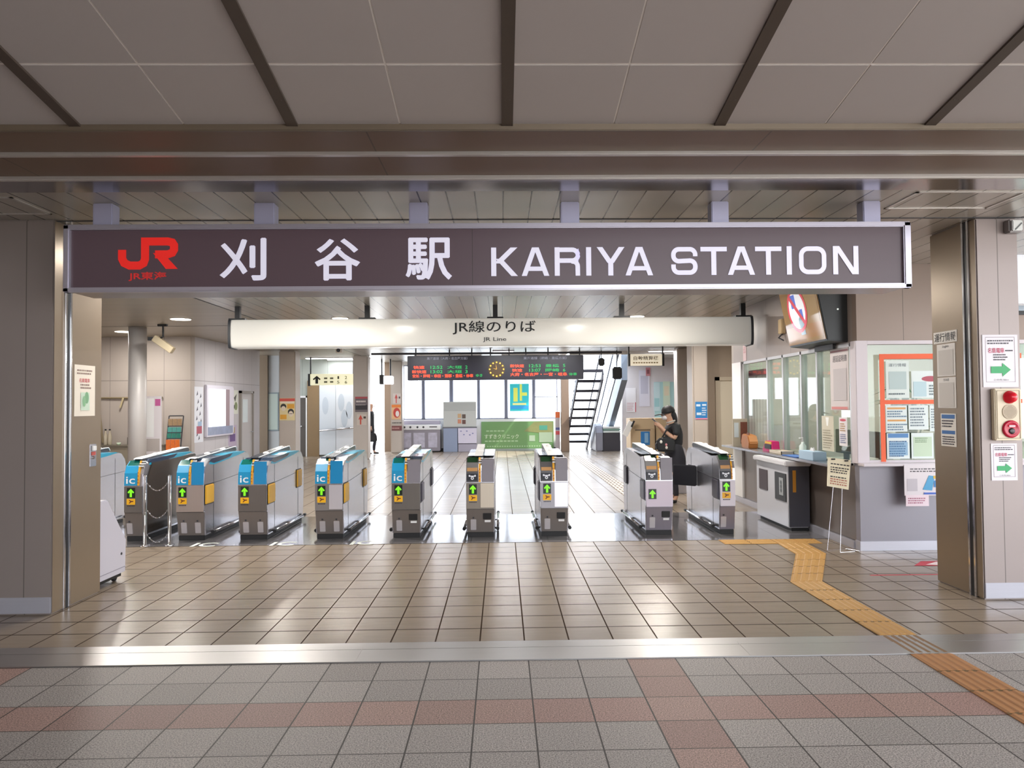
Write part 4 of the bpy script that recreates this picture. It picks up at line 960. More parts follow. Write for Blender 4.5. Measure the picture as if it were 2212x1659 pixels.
side_sheet('narrow white leaflet with pink oval beside the corner post', 8.24, 8.44, 1.10, 1.42, 'ece6ea', [('pink_oval', 'd0556a', 'poly', disc(0, .13, .075, 20, .014)), ('small_lettering', 'c9a070', 'lines', -.07, .07, .0, .10, 4), ('small_lettering', '7a80a8', 'lines', -.07, .07, -.13, -.02, 5)])
# curtain of pink and white paper behind the first pane
bm = nbm(); n = 40; prev = None
for i in range(n + 1):
    y = 11.20 + .92 * i / n; x = 3.99 + .02 * math.sin(i * 1.1); q = (bm.verts.new((x, y, 1.0)), bm.verts.new((x, y, 2.02)))
    if prev: bm.faces.new((prev[0], q[0], q[1], prev[1]))
    prev = q
o = obj('curtain', bm, paper_mat('f6e6e8'), None, 0, True); tag(o, 'pale pink pleated curtain inside the office pane farthest from the corner', 'curtain')
o = obj('curtain_rail', B(3.935, 4.04, 11.18, 12.14, 2.021, 2.10), mat('8c4650', .5)); tag(o, 'dark red rail box above the pink office curtain', 'curtain rail')
# inside the office
t = thing('office_desk', 'grey desk inside the office behind the side windows', 'desk', (5.0, 10, .02))
obj('desktop', B(4.5, 5.3, 8.9, 11.6, .70, .74), mat('9a968c', .4), t)
for x in (4.55, 5.25):
    for y in (8.95, 11.55): obj('leg', B(x - .025, x + .025, y - .025, y + .025, .02, .70), M['dark'], t)
for y, lab in ((9.6, 'dark office monitor nearer the corner window'), (10.6, 'dark office monitor farther from the corner window')):
    t = thing('monitor', lab, 'monitor', (4.9, y, .74)); obj('screen', B(4.86, 4.90, y - .27, y + .27, .86, 1.2), M['black'], t, .006); obj('stand', B(4.87, 4.92, y - .04, y + .04, .75, .9), M['dark'], t); obj('foot', B(4.80, 5.0, y - .1, y + .1, .74, .755), M['dark'], t)
t = thing('filing_cabinet', 'pale green filing cabinet at the back of the office', 'cabinet', (7.7, 9.0, .02))
obj('body', B(7.45, 8.1, 8.3, 9.9, .02, 1.9), mat('a9b6a4', .5), t, .01)
for k in range(4): dd = obj('drawer', B(7.43, 7.45, 8.34, 9.86, .1 + .44 * k, .5 + .44 * k), mat('b2beac', .45), t, .004); obj('handle', B(7.41, 7.43, 9.0, 9.2, .3 + .44 * k, .33 + .44 * k), M['chrome'], dd)
t = thing('potted_plant', 'tall spiky potted plant inside the office behind the middle side pane', 'plant', (5.9, 10.9, .02))
bm = nbm(); lathe(bm, [(.13, .02), (.17, .34), (.15, .34), (.12, .3)], (5.9, 10.9, 0), 20); obj('pot', bm, mat('7a5a48', .6), t, 0, True)
bm = nbm(); rr = random.Random(3)
for k in range(26):
    a = rr.random() * 2 * PI; l = .5 + .5 * rr.random(); h = 1.2 + .7 * rr.random(); pts = [Vector((5.9, 10.9, .3)), Vector((5.9 + .25 * l * math.cos(a), 10.9 + .25 * l * math.sin(a), h)), Vector((5.9 + .75 * l * math.cos(a), 10.9 + .75 * l * math.sin(a), h - .15 * l))]
    s = Vector((-math.sin(a), math.cos(a), 0)) * .03
    A = [bm.verts.new(p) for p in (pts[0] - s * .4, pts[0] + s * .4, pts[1] + s, pts[1] - s)]; bm.faces.new(A); bm.faces.new((A[3], A[2], bm.verts.new(pts[2])))
obj('leaves', bm, mat('34463a', .5), t)

# ---- ticket checking machine set against the counter
t = thing('ticket_machine', 'stainless ticket checking machine standing against the office side counter', 'machine', (3.66, 9.95, 0))
obj('body', B(3.54, 3.80, 9.27, 10.42, .04, .80), mat('e9e8ee', .32, .25), t, .008)
obj('top_lid', B(3.49, 3.82, 9.23, 10.42, .80, .865), mat('f0eef2', .3, .2), t, .012)
obj('front_cheek', B(3.545, 3.80, 9.248, 9.27, .05, .80), mat('45454f', .35), t, .004)
obj('yellow_label', B(3.59, 3.63, 9.242, 9.249, .48, .75), mat('c98a2a', .4), t)
obj('plinth', B(3.58, 3.79, 9.29, 10.4, 0, .045), M['rubber'], t)
rc = obj('recess', B(3.533, 3.542, 9.98, 10.30, .42, .69), mat('4d4044', .5), t)
dp = obj('display', B(3.53, 3.542, 9.32, 9.70, .35, .70), M['black'], t, .003)
bm = nbm(); flat(bm, frame('left', Vector((3.529, 9.47, .53))), rect(0, 0, .14, .22), .0015); obj('ticket_mark', bm, mat('b9bdbf', .4), dp)
bm = nbm()
for z in (.58, .53, .48): flat(bm, frame('left', Vector((3.529, 9.47, z))), disc(0, 0, .028, 14), .003)
obj('mark_lettering', bm, mat('5a6064', .4), dp)
# ---- things on the ledge (top z .905)
def on_ledge(px): return at(px, 965, X=3.72).y
ZL = .905
t = thing('photo_board', 'small upright board with photos at the far end of the ledge', 'display board', (3.72, 11.75, ZL))
obj('board', B(3.62, 3.85, 11.72, 11.75, ZL, 1.34), mat('b9ad9a', .5), t, .003)
obj('photo', B(3.74, 3.845, 11.712, 11.72, .95, 1.29), mat('6a3420', .5, noise=.5, nscale=25), t); obj('leaflet', B(3.64, 3.71, 11.712, 11.72, 1.05, 1.28), mat('cfd6da', .5), t)
bm = nbm(); prism(bm, [(11.10, ZL), (11.42, ZL), (11.46, 1.0), (11.40, 1.12), (11.14, 1.10), (11.08, 1.0)], 'x', 3.66, 3.80)
o = obj('leather_pouch', bm, mat('a5652c', .45, noise=.12, bump=.1), None, .012); tag(o, 'brown leather pouch on the ledge in front of the photo board', 'pouch')
bm = nbm(); box(bm, 3.70, 3.71, 11.2, 11.3, 1.10, 1.14); obj('flap_strap', bm, mat('6a3a1c', .5), o)
t = thing('leaflet_stand', 'small magenta, yellow and black leaflet stand on the ledge', 'leaflet stand', (3.74, 10.4, ZL))
bm = nbm(); prism(bm, [(10.2, ZL), (10.62, ZL), (10.62, .93), (10.5, 1.06), (10.24, 1.06)], 'x', 3.70, 3.80); obj('holder', bm, mat('c01f6a', .4), t, .006)
obj('yellow_card', B(3.693, 3.70, 10.26, 10.5, 1.02, 1.05), mat('e0b52c', .4), t); obj('black_card', B(3.693, 3.70, 10.27, 10.52, .95, 1.01), M['black'], t)
t = thing('paper_tray', 'low beige paper tray on the ledge right of the leaflet stand', 'tray', (3.7, 9.95, ZL))
bm = nbm(); box(bm, 3.63, 3.80, 9.72, 10.16, ZL, .915)
for a in ((3.63, 3.64, 9.72, 10.16), (3.79, 3.80, 9.72, 10.16), (3.63, 3.80, 9.72, 9.73), (3.63, 3.80, 10.15, 10.16)): box(bm, *a, .91, .955)
obj('tray_body', bm, mat('cbbfae', .5), t); obj('paper_stack', B(3.65, 3.78, 9.75, 10.13, .915, .94), mat('e3dcd6', .6), t)
o = obj('blue_mat', B(3.62, 3.80, 9.2, 9.68, ZL, .918), mat('2f5fa8', .5), None, .004); tag(o, 'blue coin mat on the ledge above the ticket machine', 'mat')
t = thing('tissue_box', 'pale blue tissue box on the ledge nearest the cream paper', 'tissue box', (3.7, 8.95, ZL))
obj('carton', B(3.63, 3.79, 8.72, 9.14, ZL, 1.01), mat('a9c2d8', .5), t, .004); obj('end_panel', B(3.632, 3.788, 9.14, 9.143, ZL + .002, 1.008), mat('dfe4e8', .5), t)
bm = nbm(); prism(bm, [(8.86, 1.01), (8.98, 1.01), (8.95, 1.05), (8.92, 1.03), (8.88, 1.055)], 'x', 3.70, 3.715); obj('tissue', bm, M['white'], t)
t = thing('sanitizer_bottle', 'pump bottle of orange labelled hand sanitizer standing by the tissue box', 'bottle', (3.745, 9.30, .918))
bm = nbm(); lathe(bm, [(.04, .918), (.043, .925), (.043, 1.05), (.018, 1.08), (.018, 1.1)], (3.745, 9.30, 0), 20); bt = obj('bottle_body', bm, mat('d9e6e2', .15), t, 0, True)
bm = nbm(); lathe(bm, [(.044, .94), (.044, 1.0)], (3.745, 9.30, 0), 20); obj('bottle_label', bm, mat('d97a58', .4), bt)
bm = nbm(); tube(bm, [(3.745, 9.3, 1.1), (3.745, 9.3, 1.15), (3.70, 9.3, 1.145)], .01); obj('pump', bm, M['white'], t)
# wire easel with paper notice in front of the counter
t = thing('easel_stand', 'thin wire stand holding a cream notice in front of the counter corner', 'stand', (3.52, 8.1, 0))
pl = [at(1789, 988, Y=8.12), at(1838, 994, Y=8.06), at(1833, 1058, Y=8.0), at(1787, 1050, Y=8.06)]
bm = nbm(); A = [bm.verts.new(p) for p in pl]; C_ = [bm.verts.new(p + Vector((.0, .012, 0))) for p in pl]
bm.faces.new(A); bm.faces.new(C_[::-1])
for i in range(4): bm.faces.new((A[i], C_[i], C_[(i + 1) % 4], A[(i + 1) % 4]))
bd = obj('notice_board', bm, mat('e6dcc0', .5), t)
bm = nbm(); bm2 = nbm(); rr = random.Random(5)
def PB(u, v): return pl[3].lerp(pl[2], u).lerp(pl[0].lerp(pl[1], u), v) + Vector((0, -.002, 0))
for k, v in enumerate((.80, .68, .60, .52, .36, .28, .20, .12)):
    b_ = bm if k < 5 else bm2; u = .12
    while u < .85:
        l = .05 + .08 * rr.random(); b_.faces.new([b_.verts.new(PB(*q)) for q in ((u, v - .02), (u + l, v - .02), (u + l, v + .02), (u, v + .02))]); u += l + .03
obj('black_lettering', bm, mat('3a3632', .5), bd); obj('red_lettering', bm2, mat('b0705c', .5), bd)
for u in (.22, .8):
    bm = nbm(); q = PB(u, .96); tube(bm, [q + Vector((-.02, 0, 0)), q + Vector((.02, 0, 0))], .008, 8); obj('clip', bm, M['black'], t)
W = .0028; ba, bb = PB(.3, 0) + Vector((0, .012, 0)), PB(.72, 0) + Vector((0, .012, 0)); f1, f2 = Vector((3.475, 8.02, .006)), Vector((3.56, 7.90, .006))
bm = nbm(); tube(bm, [ba, f1], W, 6); obj('leg', bm, M['steel'], t); bm = nbm(); tube(bm, [bb, f2], W, 6); obj('leg', bm, M['steel'], t)
bm = nbm(); tube(bm, [f1, (3.70, 8.06, .006), (3.73, 7.93, .006), f2], W, 6); tube(bm, [(3.70, 8.08, .006), (3.79, 7.95, .006)], .006, 6); obj('base_wire', bm, M['steel'], t)
# beige box on the upper wall and small stickers
t = thing('wall_sensor', 'small beige sensor box on the office upper wall beside the screen', 'sensor', (3.8, 10.1, 2.6))
obj('sensor_body', B(3.77, 3.83, 10.0, 10.13, 2.52, 2.72), mat('c9b08a', .5), t, .008); bm = nbm(); tube(bm, [(3.79, 10.02, 2.52), (3.72, 9.98, 2.46), (3.78, 9.95, 2.42)], .01, 6); obj('sensor_arm', bm, M['dark'], t)
sheet('notice_sheet', 'narrow pink and white sticker high on the far end of the office side wall', 'sticker', 'left', Vector((3.826, 11.72, 2.38)), .16, .26, 'e6c8cc', [('red_print', 'c46070', 'text', '出口', 0, .04, .1, .1)])

# ---- information screen over the office side windows
t = thing('information_screen', 'boxy wall screen showing a yellow no phone picture above the office windows', 'screen', (3.65, 8.75, 2.25))
xt, xb = 3.46, 3.60; za, zb = 2.275, 3.0; ya, yb = 8.2, 9.28
bm = nbm(); prism(bm, [(xb, za), (xt, zb), (3.83, zb), (3.83, za - .02)], 'y', ya, yb); obj('cabinet', bm, mat('1c1f20', .35), t, .008)
nv = Vector((-(zb - za), 0, -(xb - xt))).normalized(); uz = Vector((xt - xb, 0, zb - za)).normalized(); ux = Vector((0, -1, 0))
fs = Matrix.Translation(Vector(((xt + xb) / 2, (ya + yb) / 2, (za + zb) / 2))) @ Matrix((ux, uz, nv)).transposed().to_4x4()
Hs = math.hypot(zb - za, xb - xt); Ws = yb - ya
bm = nbm(); v = box(bm, -Ws/2 + .02, Ws/2 - .02, -Hs/2 + .02, Hs/2 - .02, 0, .006); bmesh.ops.transform(bm, matrix=fs, verts=bm.verts[:]); sc_ = obj('picture', bm, mat('7d5a22', .08, 0, .2), t)
def on_screen(nm, col, polys, d, e=.4):
    bm = nbm()
    for p in polys: flat(bm, fs, p, d)
    obj(nm, bm, mat(col, .06, 0, e), sc_)
on_screen('picture_light', '8f6d34', [rect(.25, 0, .45, .66)], .0068, .2); on_screen('picture_wall', '94682f', [rect(0, -.22, 1.0, .16)], .0074, .2)
on_screen('round_sign', 'e6e9f2', [disc(-.08, .05, .25, 32)], .008); on_screen('phone_shape', '4668c8', [rect(-.15, .16, .13, .16), rect(.02, -.05, .09, .2)], .0086); on_screen('person_shape', '7d98a8', [disc(-.02, -.1, .07), rect(-.02, -.2, .13, .1)], .009)
bm = nbm(); A = [bm.verts.new(fs @ Vector((x, y, .0095))) for x, y in disc(-.08, .05, .27, 36)]; C_ = [bm.verts.new(fs @ Vector((x, y, .0095))) for x, y in disc(-.08, .05, .225, 36)]
for i in range(36): bm.faces.new((A[i], A[(i + 1) % 36], C_[(i + 1) % 36], C_[i]))
flat(bm, fs, [(-.26, .20), (-.22, .24), (.10, -.10), (.06, -.14)], .0098); obj('red_ring', bm, mat('c22f45', .06, 0, .4), sc_)
obj('bracket', B(3.79, 3.83, 8.5, 9.0, 2.2, 2.28), M['dark'], t)
bm = nbm(); sphere(bm, (3.72, 8.196, 2.62), .01); obj('indicator', bm, mat('dfe6e0', .3, 0, .8), t)

# ---- neighbouring sign right of the right pillar
t = thing('neighbour_sign', 'white box sign with a black letter S right of the right pillar', 'sign', (5.6, 7.6, 2.0))
xs_ = at(2203, 620, Y=7.5).x
obj('box', B(xs_ - .05, 7.2, 7.5, 7.7, at(2205, 655, Y=7.5).z, at(2205, 548, Y=7.5).z), mat('e6ebf4', .4, 0, .35), t, .01)
bm = nbm(); add_text(bm, 'S', frame('front', Vector((xs_ + .13, 7.497, at(2205, 620, Y=7.5).z))), 0, 0, 1, .003, .02, 1, (.16, .14)); obj('lettering', bm, M['black'], t)
bm = nbm(); tube(bm, [(5.6, 7.6, 2.6), (5.6, 7.6, ZC)], .02); tube(bm, [(6.9, 7.6, 2.6), (6.9, 7.6, ZC)], .02); obj('hanger', bm, M['dark'], t)
t = thing('side_window_panel', 'pale panel with dark frame above the white S sign', 'panel', (5.5, 7.9, 2.7))
obj('pane', B(5.2, 6.6, 7.94, 7.97, 2.56, 2.98), mat('c4d2de', .15), t); obj('surround', B(5.16, 6.64, 7.97, 7.995, 2.52, 3.02), M['black'], t)

# ================================================================== LEFT BACK OF THE HALL
t = thing('standing_banner', 'tall white floor banner beside the grey round column', 'banner', (-6.36, 14.4, 0))
fb_ = frame('front', Vector((-6.67, 14.45, 1.26)))
obj('banner_sheet', B(-6.83, -6.50, 14.45, 14.46, .70, 1.81), mat('e9e4ea', .4), t)
bm = nbm(); flat(bm, fb_, rect(.10, .43, .10, .13), .003); obj('pink_print', bm, mat('c964a0', .4), t)
bm = nbm(); flat(bm, fb_, rect(-.06, .14, .18, .74), .003); obj('white_print', bm, mat('f6f8fa', .3), t)
bm = nbm(); flat(bm, fb_, rect(.0, -.38, .28, .24), .003); obj('grey_print', bm, mat('bdb6b4', .4), t)
bm = nbm(); tube(bm, [(-6.67, 14.475, 0), (-6.67, 14.475, 1.8)], .012); box(bm, -6.82, -6.52, 14.35, 14.6, 0, .02); obj('stand', bm, M['chrome'], t)
t = thing('leaflet_rack', 'rack of orange and teal leaflets leaning by the left back wall', 'leaflet rack', (-6.35, 15.3, 0))
xa, xb = at(352, 940, Y=15.2).x, at(382, 940, Y=15.2).x
bm = nbm()
for x in (xa - .01, xb + .01): tube(bm, [(x, 15.2, 0), (x * .985 + xa * .015, 15.5, 1.42)], .012)
tube(bm, [(xa, 15.5, 1.42), (xb, 15.5, 1.42)], .012); obj('rack_frame', bm, M['dark'], t)
for k, (z, h, c) in enumerate(((.72, .22, 'e0722c'), (.97, .10, '2f7f70'), (1.09, .10, '4f9a94'), (1.22, .14, '9a7f60'))):
    y = 15.2 + .3 * z / 1.42 - .03
    for j in range(3):
        w_ = (xb - xa) / 3
        obj('leaflet', B(xa + w_ * j + .005, xa + w_ * (j + 1) - .005, y, y + .02, z, z + h), mat(c, .5, noise=.25, nscale=30), t)
    obj('shelf', B(xa, xb, y - .02, y + .03, z - .02, z), M['dark'], t)
obj('base', B(xa - .02, xb + .06, 15.12, 15.42, 0, .62), mat('5e7a84', .5), t, .01)
# service niche with bottles
t = thing('service_shelf', 'low beige shelf unit in the left back corner behind the first gates', 'shelf', (-7.7, 15.5, 0))
obj('carcass', B(-8.5, -6.95, 15.45, 15.85, 0, .80), mat('8f8676', .5), t, .008); obj('shelf_top', B(-8.52, -6.93, 15.43, 15.85, .80, .83), mat('6f685c', .4), t)
t = thing('niche_frame', 'thin beige pipe frame fixed around the niche on the left back wall', 'frame', (-7.7, 15.8, .83))
bm = nbm(); tube(bm, [(-8.33, 15.825, .86), (-8.42, 15.825, 1.80), (-7.10, 15.82, 1.80)], .022); obj('pipe', bm, mat('8a7c62', .5), t)
bm = nbm(); tube(bm, [(-7.9, 15.8, 1.80), (-7.96, 15.8, 1.6)], .02); tube(bm, [(-7.42, 15.8, 1.80), (-7.6, 15.82, 1.1)], .018); obj('brace', bm, mat('c2b490', .5), t)
for x, lab in ((at(228, 950, Y=15.6).x, 'clear bottle with black cap on the left back shelf, left one'), (at(237, 950, Y=15.6).x, 'clear bottle with black cap on the left back shelf, right one')):
    t = thing('bottle', lab, 'bottle', (x, 15.6, .83), 'bottles on the left back shelf')
    bm = nbm(); lathe(bm, [(.036, .83), (.038, .84), (.038, 1.02), (.014, 1.10), (.014, 1.13)], (x, 15.6, 0), 16); obj('glass_body', bm, mat('b7ad9a', .15), t, 0, True)
    bm = nbm(); lathe(bm, [(.018, 1.13), (.018, 1.16)], (x, 15.6, 0), 12); obj('cap', bm, M['black'], t)
o = obj('storage_box', B(-7.66, -7.40, 15.48, 15.74, .83, 1.0), mat('4b4a40', .5), None, .01); tag(o, 'dark box on the left back shelf right of the bottles', 'box')
bm = nbm(); lathe(bm, [(.03, .83), (.045, .88), (.042, .88), (.028, .835)], (-7.86, 15.55, 0), 16); o = obj('cup', bm, mat('cfe0c8', .4), None, 0, True); tag(o, 'small pale green cup between the bottles and the dark box', 'cup')
# camera on a bracket
t = thing('ceiling_camera', 'beige box camera on a black ceiling bracket near the grey round column', 'camera', (-6.05, 13.5, 2.8))
bm = nbm(); tube(bm, [(-6.05, 13.5, ZC), (-6.05, 13.5, 2.86), (-6.12, 13.5, 2.82)], .018); tube(bm, [(-6.14, 13.5, ZC - .01), (-5.98, 13.5, ZC - .01)], .03); obj('bracket', bm, M['black'], t)
bm = nbm(); v = box(bm, -.20, .20, -.06, .06, -.06, .06); bmesh.ops.transform(bm, matrix=Matrix.Translation((-6.03, 13.48, 2.72)) @ Matrix.Rotation(math.radians(35), 4, 'Y'), verts=bm.verts[:]); obj('camera_housing', bm, mat('b5a88e', .5), t, .008)
bm = nbm(); v = box(bm, -.06, .06, -.03, .03, -.03, .03); bmesh.ops.transform(bm, matrix=Matrix.Translation((-6.24, 13.48, 2.82)), verts=bm.verts[:]); obj('rear_box', bm, M['black'], t)
t = thing('dome_camera', 'small dark dome camera under the ceiling just below the white hanging sign', 'camera', (-.26, 18.0, 3.0))
bm = nbm(); lathe(bm, [(.08, ZC), (.08, ZC - .03), (.06, ZC - .05)], (-.26, 18.3, 0), 18); obj('base_ring', bm, M['white'], t, 0, True); bm = nbm(); sphere(bm, (-.26, 18.3, ZC - .05), .06); obj('dome', bm, M['black'], t, 0, True)
t = thing('ceiling_spotlight', 'small white spotlight with dark lens above the middle column', 'spotlight', (-4.2, 19.5, 3.0))
obj('spot_body', B(-4.26, -4.10, 19.3, 19.5, ZC - .12, ZC), mat('e0d6c8', .4), t, .01); bm = nbm(); lathe(bm, [(.05, 0), (.045, -.02)], (-4.19, 19.3, ZC - .06), 16, 'y'); obj('lens', bm, M['black'], t)

# ---- left wall: posters and the bright wall mirror
XL = -6.497
def wall_sheet(label, y0, y1, z0, z1, col, els, cat='poster', **k): return sheet('wall_poster', label, cat, 'right', Vector((XL, (y0 + y1) / 2, (z0 + z1) / 2)), y1 - y0, z1 - z0, col, els, **k)
rr = random.Random(11)
marks = [('dark_shape', '3a3a4c', 'poly', [(x - .03, z - .05), (x + .05, z - .02), (x + .02, z + .06)]) for x, z in ((-.1, .45), (.08, .4), (-.05, .28), (.1, .2), (-.1, .12), (.05, .02), (-.12, -.08), (.1, -.14), (0, -.5), (-.1, -.42))]
wall_sheet('narrow black and white poster left of the bright wall mirror', 15.98, 16.44, .84, 2.03, 'dfe2ec', marks + [('red_shape', 'a8465a', 'rect', .02, -.33, .28, .16), ('blue_shape', '9ab4d2', 'rect', .05, -.2, .2, .1)])
t = thing('wall_mirror', 'wall mirror with a glowing white reflection and rounded frame on the left wall', 'display case', (-6.48, 17.3, 1.5))
bm = nbm(); prism(bm, [(16.5, 2.08), (16.5, .93), (18.1, .93), (18.16, 1.0), (18.16, 2.02), (18.1, 2.08)], 'x', -6.5, -6.44); obj('mirror_frame', bm, mat('d9d6e4', .3), t, .01)
obj('mirror_glow', B(-6.44, -6.437, 16.6, 17.62, 1.12, 2.0), mat('eef4ff', .2, 0, .5), t); obj('mirror_strip', B(-6.44, -6.437, 17.62, 17.86, 1.0, 2.0), mat('9a8690', .3), t); obj('mirror_lower', B(-6.44, -6.436, 16.56, 18.08, .97, 1.15), mat('8f9ab8', .3, noise=.3, nscale=6), t)  # mirrored light put in as a glowing panel and tinted strips
wall_sheet('small green and white poster right of the bright wall mirror', 18.2, 18.6, 1.42, 2.0, 'd9dcd2', [('green_shape', '7d8a5c', 'poly', disc(.05, -.1, .1)), ('dark_shape', '4a4a44', 'poly', [(-.1, .1), (.1, .2), (.0, .0)]), ('dark_shape', '4a4a44', 'poly', [(-.12, -.1), (-.02, -.05), (-.06, -.2)])])
wall_sheet('purple patterned poster low on the left wall before the grey door', 17.95, 18.5, .55, 1.15, 'b9aac2', [('purple_shape', '6a4c86', 'rect', 0, .0, .36, .18), ('tan_shape', 'a8946c', 'rect', 0, .18, .3, .14)])
t = thing('poster_frame', 'narrow framed pale green poster on the recessed wall left of the yellow postered column', 'poster', (-6.55, 21.98, 1.6))
obj('frame', B(-6.82, -6.50, 21.97, 22.0, .88, 2.0), mat('7f8f98', .4), t); obj('poster', B(-6.79, -6.53, 21.965, 21.972, .92, 1.96), mat('b5c6c2', .3), t)
# column posters
def col_sheet(label, px0, px1, py0, py1, Y, col, els, cat='poster', emit=0.):
    a, b = at(px0, py0, Y=Y), at(px1, py1, Y=Y); c = (a + b) / 2; w_, h_ = abs(b.x - a.x), abs(a.z - b.z)
    E_ = []
    for e in els:
        k = e[2]; q = list(e[3:])
        if k == 'rect': q = [q[0] * w_, q[1] * h_, q[2] * w_, q[3] * h_]
        elif k == 'poly': q = [[(x * w_, y * h_) for x, y in q[0]]]
        elif k == 'lines': q = [q[0] * w_, q[1] * w_, q[2] * h_, q[3] * h_, q[4]]
        elif k == 'text': q = [q[0], q[1] * w_, q[2] * h_, q[3] * w_, q[4] * h_] + q[5:]
        E_.append((e[0], e[1], k) + tuple(q))
    return sheet('wall_poster', label, cat, 'front', c, w_, h_, col, E_, emit=emit)
col_sheet('yellow and white poster with red head band and two faces on the left column', 604, 637, 860, 908, 19.99, 'e6d6a4', [('red_band', 'd65a50', 'rect', 0, .42, 1, .13), ('white_teeth', 'f2e4d2', 'rect', 0, .31, .9, .07), ('dark_hair', '2e2c2a', 'poly', disc(-.25, .12, .19, 16, .13)), ('face_tone', 'e9d9c6', 'poly', disc(-.25, .03, .15, 16, .11)), ('orange_area', 'e2a63a', 'rect', .23, .13, .46, .2), ('orange_area', 'e2a63a', 'rect', -.25, -.34, .42, .2), ('dark_hair', '2e2c2a', 'poly', disc(.24, -.13, .2, 16, .15)), ('face_tone', 'e9d9c6', 'poly', disc(.24, -.21, .15, 16, .13)), ('dark_detail', '2e2c2a', 'rect', .24, -.2, .2, .02)])
col_sheet('black panel with red head band on the middle column', 767, 794, 857, 890, 22.29, '6e6468', [('red_band', 'b04a50', 'rect', 0, .43, 1, .12), ('light_lettering', 'd9cfca', 'lines', -.42, .42, .08, .3, 1), ('dark_band', '2e2a2e', 'rect', 0, -.2, .96, .3), ('light_lettering', 'd9cfca', 'lines', -.42, .42, -.08, .0, 1)])
col_sheet('small white sheet with red upright arrow on the middle column', 771, 792, 895, 918, 22.29, 'cfc3b8', [('red_arrow', 'c8402c', 'poly', arrow_u(-.12, .0, .4, .9)), ('dark_print', '4a3a34', 'rect', .3, .2, .25, .2)])
col_sheet('small sheet with red upright arrow on the far column beside the bins', 849, 866, 850, 872, 24.99, 'cfc3bd', [('red_arrow', 'c04a44', 'poly', arrow_u(-.1, 0, .35, .9)), ('dark_print', '50444a', 'rect', .32, .1, .2, .2)])
col_sheet('orange and red square poster on the far column beside the bins', 846, 866, 874, 906, 24.99, 'e2b68c', [('red_ring', 'c0443c', 'poly', disc(.05, -.05, .38, 20, .34)), ('pale_core', 'e6dcd8', 'poly', disc(.12, -.12, .2)), ('orange_band', 'e0803c', 'rect', 0, .4, 1, .18)])
col_sheet('thin grey lettering strip under the orange poster on the far column', 846, 867, 910, 917, 24.99, 'bdb6ae', [('dark_lettering', '4a4644', 'lines', -.45, .45, -.35, .35, 1)])
col_sheet('dark red label lowest on the far column beside the bins', 846, 868, 920, 930, 24.99, '7a4a4a', [('pale_lettering', 'b98f8a', 'lines', -.45, .45, -.3, .3, 1)])
col_sheet('bright blue poster with white figures on the right column before the beige door', 1502, 1528, 868, 906, 15.99, '2f7fc0', [('white_print', 'cfe2f0', 'rect', -.25, .3, .35, .12), ('white_print', 'cfe2f0', 'rect', .25, .32, .35, .1), ('white_print', 'cfe2f0', 'rect', -.2, -.18, .4, .14), ('white_print', 'cfe2f0', 'lines', .05, .42, -.3, .2, 4), ('pink_band', 'd98aa8', 'rect', 0, -.46, 1, .08)])
# ---- corridor
t = thing('corridor_panel', 'tall frosted white panel wall with ad figures in the left corridor', 'panel', (-5.2, 23.9, 0))
obj('panel_left', B(-5.79, -5.28, 23.90, 23.96, .05, 2.45), mat('dde4ec', .25), t); obj('panel_right', B(-5.27, -4.62, 23.90, 23.96, .05, 2.45), mat('e4e9f0', .25), t)
bm = nbm()
for cx, cz_ in ((-5.6, 1.6), (-5.1, 1.7), (-5.0, 1.2), (-4.85, 1.45)): flat(bm, frame('front', Vector((cx, 23.898, cz_))), disc(0, 0, .1, 16, .28), .001)
obj('ghost_print', bm, mat('c9d3de', .25), t)
t = thing('handrail', 'steel handrail along the frosted corridor panel', 'handrail', (-5.2, 23.8, .8))
bm = nbm(); tube(bm, [(-5.76, 23.82, .82), (-4.62, 23.82, .90)], .03); obj('rail', bm, M['chrome'], t, 0, True)
for x in (-5.6, -5.1, -4.7):
    bm = nbm(); tube(bm, [(x, 23.90, .82 + (x + 5.76) * .07), (x, 23.82, .82 + (x + 5.76) * .07)], .014); obj('wall_bracket', bm, M['dark'], t)
t = thing('direction_sign', 'hanging cream direction sign with up arrow over the left corridor', 'sign', (-5.1, 22.85, 2.2))
obj('box', B(-5.80, -4.30, 22.80, 22.92, 2.225, 2.56), mat('f2eecb', .4, 0, .55), t, .008)
obj('end_cap', B(-5.86, -5.80, 22.78, 22.94, 2.20, 2.57), M['black'], t)
fd = frame('front', Vector((0, 22.797, 0)))
bm = nbm(); flat(bm, fd, arrow_u(-5.60, 2.39, .24, .24), .002); obj('arrow', bm, M['black'], t)
for s_, x, z, w_, h_ in (('1', -4.95, 2.45, .05, .09), ('2', -4.72, 2.45, .07, .09), ('5', -4.95, 2.31, .07, .09), ('6', -4.72, 2.31, .07, .09)):
    bm = nbm(); add_text(bm, s_, fd, x, z, 1, .002, .01, 1, (w_, h_)); obj('lettering', bm, mat('4a4a3e', .5), t)
for x, m_ in ((-5.33, .1), (-5.15, .1)):
    bm = nbm()
    for dz in (-.07, .04): flat(bm, fd, rect(x, 2.39 + dz, .10, .05), .002)
    obj('small_lettering', bm, mat('6a6a5a', .5), t)
bm = nbm(); tube(bm, [(-5.80, 22.86, 2.5), (-5.80, 22.86, ZC)], .022); obj('hanger', bm, M['black'], t); bm = nbm(); tube(bm, [(-4.5, 22.86, 2.5), (-4.5, 22.86, ZC)], .022); obj('hanger', bm, M['black'], t)
t = thing('box_sign', 'small white lit box sign on two black rods by the far column', 'sign', (-3.75, 24, 2.2))
a, b = at(829, 812, Y=24), at(848, 830, Y=24)
obj('box', B(a.x, b.x, 23.9, 24.3, b.z, a.z), mat('f4f4f6', .4, 0, .7), t, .02); obj('end_cap', B(a.x - .12, a.x, 23.88, 24.32, b.z, a.z + .03), M['black'], t)
